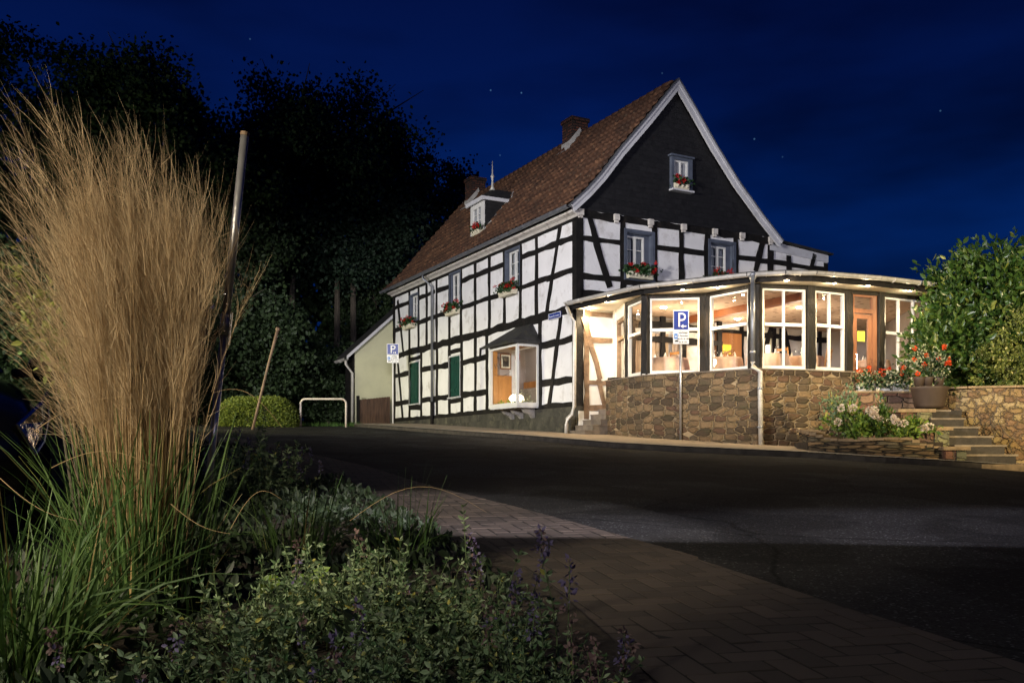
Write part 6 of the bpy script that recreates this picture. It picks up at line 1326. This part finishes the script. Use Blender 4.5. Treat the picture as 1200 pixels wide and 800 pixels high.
def grass_clump(label, cx, cy, rad, H, nstem, nblade, blen, plume=True, spread=.16, bend=.85, bias=None, group='tall ornamental grasses', zt=None, nf=60):
    gzv = gz(cx, cy); t = thing('ornamental_grass', label, 'ornamental grass', (cx, cy, gzv), group)
    def bases(n, r): a = RNG.uniform(0, 6.28, n); q = r * np.sqrt(RNG.uniform(0, 1, n)); return np.stack([cx + np.cos(a) * q, cy + np.sin(a) * q, np.full(n, gzv)], 1), a
    B, a = bases(nblade, rad); MB().ribbons(curve_paths(B, a + RNG.normal(0, .9, nblade), RNG.uniform(.5, 1.15, nblade) * blen, RNG.uniform(.1, 1, nblade) ** 2 * bend * 1.6 + .1, RNG.uniform(.8, 1, nblade), 7), RNG.uniform(.004, .011, nblade)).build('leaf_blades', M['blade'], t)
    if plume:
        B, a = bases(nstem, rad * .9); hs = H * (RNG.uniform(.55, 1.0, nstem) ** .6) * (.9 + .14 * np.sin(a * 3 + cx * 40)); nbu = 15; bu = RNG.integers(0, nbu, nstem); baz = np.where(RNG.uniform(0, 1, nbu) < .55, RNG.normal(bias or 0, .8, nbu), RNG.uniform(0, 6.28, nbu)); bbd = RNG.uniform(0, 1, nbu) ** 1.3 * spread * 6.5 + .05; bhh = RNG.uniform(.80, 1.03, nbu); hs = H * bhh[bu] * RNG.uniform(.78, 1, nstem) ** .7; az_ = baz[bu] + RNG.normal(0, .30, nstem); S = tip_paths(B * .45 + np.stack([cx + np.cos(baz[bu]) * rad * .6, cy + np.sin(baz[bu]) * rad * .6, np.full(nstem, gzv)], 1) * .55, az_, hs, bbd[bu] * RNG.uniform(.8, 1.25, nstem), np.ones(nstem), 9)
        MB().ribbons(S, RNG.uniform(.0022, .0042, nstem)).build('stems', M['stem_dry'], t)
        # feathery heads: fine hairs set along the upper third of every stem
        k = nf; f0 = RNG.uniform(.50, 1, (nstem, k)); idx = f0 * 8; i0 = np.clip(idx.astype(int), 0, 7); w = idx - i0; ii = np.arange(nstem)[:, None]
        Q = S[ii, i0] * (1 - w[..., None]) + S[ii, i0 + 1] * w[..., None]; dr = (S[:, -1] - S[:, -3])[:, None, :]; dr = dr / np.linalg.norm(dr, axis=2, keepdims=True)
        dd = dr * RNG.uniform(.04, .18, (nstem, k, 1)) + RNG.normal(0, .030, (nstem, k, 3)); Q = Q + RNG.normal(0, .004, (nstem, k, 3)); Q = Q.reshape(-1, 1, 3); dd = dd.reshape(-1, 1, 3); tt = np.linspace(0, 1, 3)[None, :, None]
        sagg = np.zeros_like(dd); sagg[..., 0] = -.02
        MB().ribbons(Q + dd * tt + sagg * tt ** 2, RNG.uniform(.0008, .0018, len(Q))).build('feathery_heads', M['plume'], t)
    return t
grass_clump('tall feathery tan ornamental grass, rightmost and widest clump before the leaning pole', X(192, 3.4), 3.4, .16, 1.72, 330, 220, .72, spread=.04, bend=.35, bias=2.6)
grass_clump('tall feathery tan ornamental grass, middle clump of the three', X(158, 3.3), 3.3, .14, 1.80, 270, 200, .75, spread=.055, bend=.5, bias=2.8)
grass_clump('tall feathery tan ornamental grass, leftmost clump arching over the car', X(130, 3.4), 3.4, .10, 1.64, 120, 180, .78, spread=.085, bend=.7, bias=3.3)
grass_clump('low dark arching grass tuft at the left of the bed', X(20, 2.5), 2.5, .2, .8, 0, 420, .62, plume=False, bend=1.4, group='low grass tufts')
grass_clump('low dark grass tuft with thin arching blades at the pavement edge', X(470, 4.3), 4.3, .12, .5, 0, 70, .50, plume=False, bend=1.4, group='low grass tufts')
grass_clump('low dark grass tuft behind the tall grass beside the silvery catmint', X(350, 4.4), 4.4, .18, .5, 0, 130, .45, plume=False, bend=1.4, group='low grass tufts')
# a few pale bent straws crossing in front
gcl = [o for o in D.objects if o.name.startswith('ornamental_grass') and 'middle clump' in o.get('label', '')][0]
for (u0, v0, u1, v1, y, sag) in ((60, 548, 180, 545, 3.0, 18), (40, 505, 150, 465, 2.9, 12), (270, 620, 330, 585, 3.0, 25), (410, 610, 570, 600, 3.6, 35), (250, 460, 330, 500, 3.4, 20), (0, 560, 90, 610, 2.6, -10), (200, 590, 270, 625, 2.8, -8)):
    pts = [(X(u0 + (u1 - u0) * i / 12, y), y, ZC + (HZ - (v0 + (v1 - v0) * i / 12 - sag * math.sin(math.pi * i / 12))) / F * y) for i in range(13)]; MB().tube(pts, [.0013 - .00007 * i for i in range(13)], 5).build('bent_straw', M['stem_dry'], gcl)

def catmint(label, cx, cy, rad, n, H, lf=.022, nspike=6, m='catmint', group='catmint plants in the bed', spikes_dry=.4):
    z0 = gz(cx, cy) + .03; t = thing('catmint', label, 'catmint', (cx, cy, z0), group); a = RNG.uniform(0, 6.28, n); q = rad * np.sqrt(RNG.uniform(0, 1, n)); st = MB(); LP_ = []; LD = []; fl = MB(); fd_ = MB()
    hh = H * (.5 + .75 * RNG.uniform(0, 1, n) ** 1.7) * (1 - .35 * (q / rad) ** 2)
    for i in range(n):
        bx, by = cx + math.cos(a[i]) * q[i] * .6, cy + math.sin(a[i]) * q[i] * .6; ex, ey = cx + math.cos(a[i]) * q[i] * 1.1 + RNG.normal() * .03, cy + math.sin(a[i]) * q[i] * 1.1 + RNG.normal() * .03
        top = Vector((ex, ey, z0 + hh[i])); bot = Vector((bx, by, z0)); bow = Vector((RNG.normal() * .02, RNG.normal() * .02, 0)); pth = [bot.lerp(top, k / 4) + bow * math.sin(k / 4 * math.pi) for k in range(5)]; st.tube(pth, [.0028, .0025, .002, .0016, .001], 3, False)
        npair = int(hh[i] / .021)
        for k in range(npair):
            f = .18 + .82 * (k + RNG.uniform()) / npair; c = bot.lerp(top, f) + bow * math.sin(f * math.pi); az = RNG.uniform(0, 3.14) + k * 1.57
            for s in (0, 3.14159): LP_.append(c); LD.append((math.cos(az + s), math.sin(az + s), .45))
            if RNG.uniform() < .8: LP_.append(c); LD.append(tuple(RNG.normal(size=3) * .5 + [0, 0, .6]))
        if i < nspike:
            L = RNG.uniform(.07, .16); tip = top + Vector((RNG.normal() * .02, RNG.normal() * .02, L)); st.tube([top, tip], [.0015, .001], 3, False)
            for k in range(6):
                c = np.array(top.lerp(tip, .25 + .75 * k / 5)); Q = c + RNG.normal(size=(9, 3)) * .007 * (1.3 - k / 6); (fd_ if RNG.uniform() < spikes_dry else fl).leaves(Q, .013, (Q - c) * 40, .6)
    st.build('stems', M['stem'], t); MB().leaves(np.array([tuple(p) for p in LP_]), lf, np.array(LD), .42, .3).build('foliage', M[m], t)
    if fl.v: fl.build('florets', M['lilac'], t)
    if fd_.v: fd_.build('faded_florets', M['floret_dry'], t)
spots = []
sp_ = [(620, 2.3, .24, .22), (530, 2.2, .28, .23), (450, 2.25, .30, .27), (380, 2.2, .30, .30), (300, 2.15, .30, .27), (210, 2.1, .3, .24), (120, 2.1, .3, .20), (560, 2.8, .22, .25), (460, 2.95, .28, .31), (385, 3.0, .28, .30), (310, 2.9, .28, .26), (405, 3.2, .2, .2), (600, 1.85, .26, .20), (430, 1.8, .3, .20), (330, 1.8, .3, .20), (230, 1.8, .3, .18), (40, 2.0, .3, .16)]
nm = ['at the pavement edge in the lower middle', 'just left of the pavement edge at the bottom', 'at the bottom centre of the bed', 'below the arching grass tuft', 'at the bottom under the tall grass', 'among the grass roots', 'in the lower left corner area', 'with lilac spikes against the brick pavement', 'with tall shoots in the middle of the bed', 'behind the bottom row, left of centre', 'beside the green broad leaf', 'furthest back near the grass tuft', 'lowest, cut by the bottom edge near the pavement', 'lowest, cut by the bottom edge at the centre', 'lowest, cut by the bottom edge left of centre', 'lowest, cut by the bottom edge near the grass', 'in the lower left corner']
for (u, y, r, h), q in zip(sp_, nm): catmint('grey-green catmint ' + q, X(u, y), y, r, 76 if y > 2 else 60, h, .020, nspike=1, spikes_dry=.6)
catmint('silvery catmint with lilac spikes behind the tall grass, beside the dark pavement', X(300, 7.0), 7.0, .42, 90, .55, .035, 22, spikes_dry=.1)
for k, (u, y, h, q) in enumerate(((556, 3.1, .50, 'single tall catmint shoot against the lit band of pavement'), (600, 2.5, .46, 'two thin catmint shoots left of the bed edge before the pavement'), (640, 2.25, .40, 'tall catmint shoots with lilac tips before the dark pavement, upper pair'), (664, 2.05, .34, 'catmint shoots with lilac tips near the bottom edge of the bed'), (700, 1.95, .28, 'dry faded catmint shoot near the bottom, second from the right'), (728, 1.9, .24, 'rightmost short dry catmint shoot at the very bottom'))):
    catmint(q, X(u, y), y, .05, 3, h, .022, 2, spikes_dry=.2 if k < 4 else 1.0, group='tall catmint shoots')
# broad-leaved plant and lit shrub behind the grass
xx, yy = X(330, 3.3), 3.3; t = thing('broad_leaf_plant', 'small plant with two broad bright green leaves among the catmint', 'plant', (xx, yy, gz(xx, yy)))
MB().leaves(np.array([(xx, yy, gz(xx, yy) + .16), (xx + .05, yy, gz(xx, yy) + .15), (xx - .04, yy, gz(xx, yy) + .13), (xx + .1, yy, gz(xx, yy) + .17)]), .085, np.array([(-1, -.3, .5), (1, -.4, .4), (-.2, -1, .5), (.9, .1, .6)]), .7, .2, .05).build('leaf', M['hydr_leaf'], t)
t = thing('leafy_branch_shrub', 'shrub with bright yellow-green leaves left of the tall grass heads', 'shrub', (X(105, 3.1), 3.1, gz(-1.5, 3.1))); bb = MB(); LPn = []; LDn = []
for (u0, v0, u1, v1, y) in ((92, 620, 10, 292, 3.5), (96, 620, 34, 318, 3.52), (100, 620, 62, 330, 3.5), (90, 620, 22, 352, 3.55), (104, 620, 84, 350, 3.6), (95, 620, 52, 380, 3.5), (110, 620, 110, 372, 3.7)):
    a = Vector((X(u0, y), y, ZC + (HZ - v0) / F * y)); c = Vector((X(u1, y), y, ZC + (HZ - v1) / F * y)); m_ = a.lerp(c, .6) + Vector((.05, 0, .06)); P3 = [a, a.lerp(m_, .5), m_, m_.lerp(c, .5) + Vector((0, 0, .03)), c]; bb.tube(P3, [.0045, .004, .003, .0022, .001], 5)
    for k in range(64): f = random.uniform(.5, 1.0); i = min(3, int(f * 4)); q = P3[i].lerp(P3[i + 1], f * 4 - i) + Vector(RNG.normal(size=3) * .028); LPn.append(tuple(q)); LDn.append(tuple(RNG.normal(size=3) * .6 + [-.4, -.2, -.3]))
bb.build('branches', M['bark'], t); MB().leaves(np.array(LPn), .034, np.array(LDn), .55, .3).build('foliage', M['branch_leaf'], t)
# low leafy cover over the rest of the bed
n = 15000; P = []
rr_ = [(Vector(a[0]), Vector(a[-1])) for a in rows]
lo_, hi_ = resample(lefts, 40), resample(rights, 40)
for _ in range(n):
    k = RNG.uniform(6, 38.9); i = int(k); a = lo_[i].lerp(lo_[i + 1], k - i); c = hi_[i].lerp(hi_[i + 1], k - i); w_ = RNG.uniform(.05, .93 if k < 22 else .62); p = a.lerp(c, w_); hgt = (.10 + .10 * math.sin(p.x * 6 + 1) * math.sin(p.y * 4)) * RNG.uniform(0, 1) ** .5 * 1.0 * min(1, (1 - w_) * 5); P.append((p.x, p.y, gz(p.x, p.y) + .04 + hgt))
o = MB().leaves(np.array(P), .05, np.array([(0, 0, 1.)] * n), .5, .3, .8).build('ground_cover', M['cover_leaf']); struct(o, 'stuff')

# ------------------------------------------------------------ unseen block added behind the camera to shade the near ground from the crossing light
blocker = thing('shadow_blocker', 'added low block behind the camera that shades the near ground', 'shadow_blocker', (0, -3, 0))
zz = 2.62
MB().box(WORLD, -9, 15, -4.4, -1.9, -.4, zz - .12).build('wall', M['render_wall'], blocker); MB().box(WORLD, -9.1, 15.1, -4.5, -1.8, zz - .118, zz).build('roof', M['mossroof'], blocker)
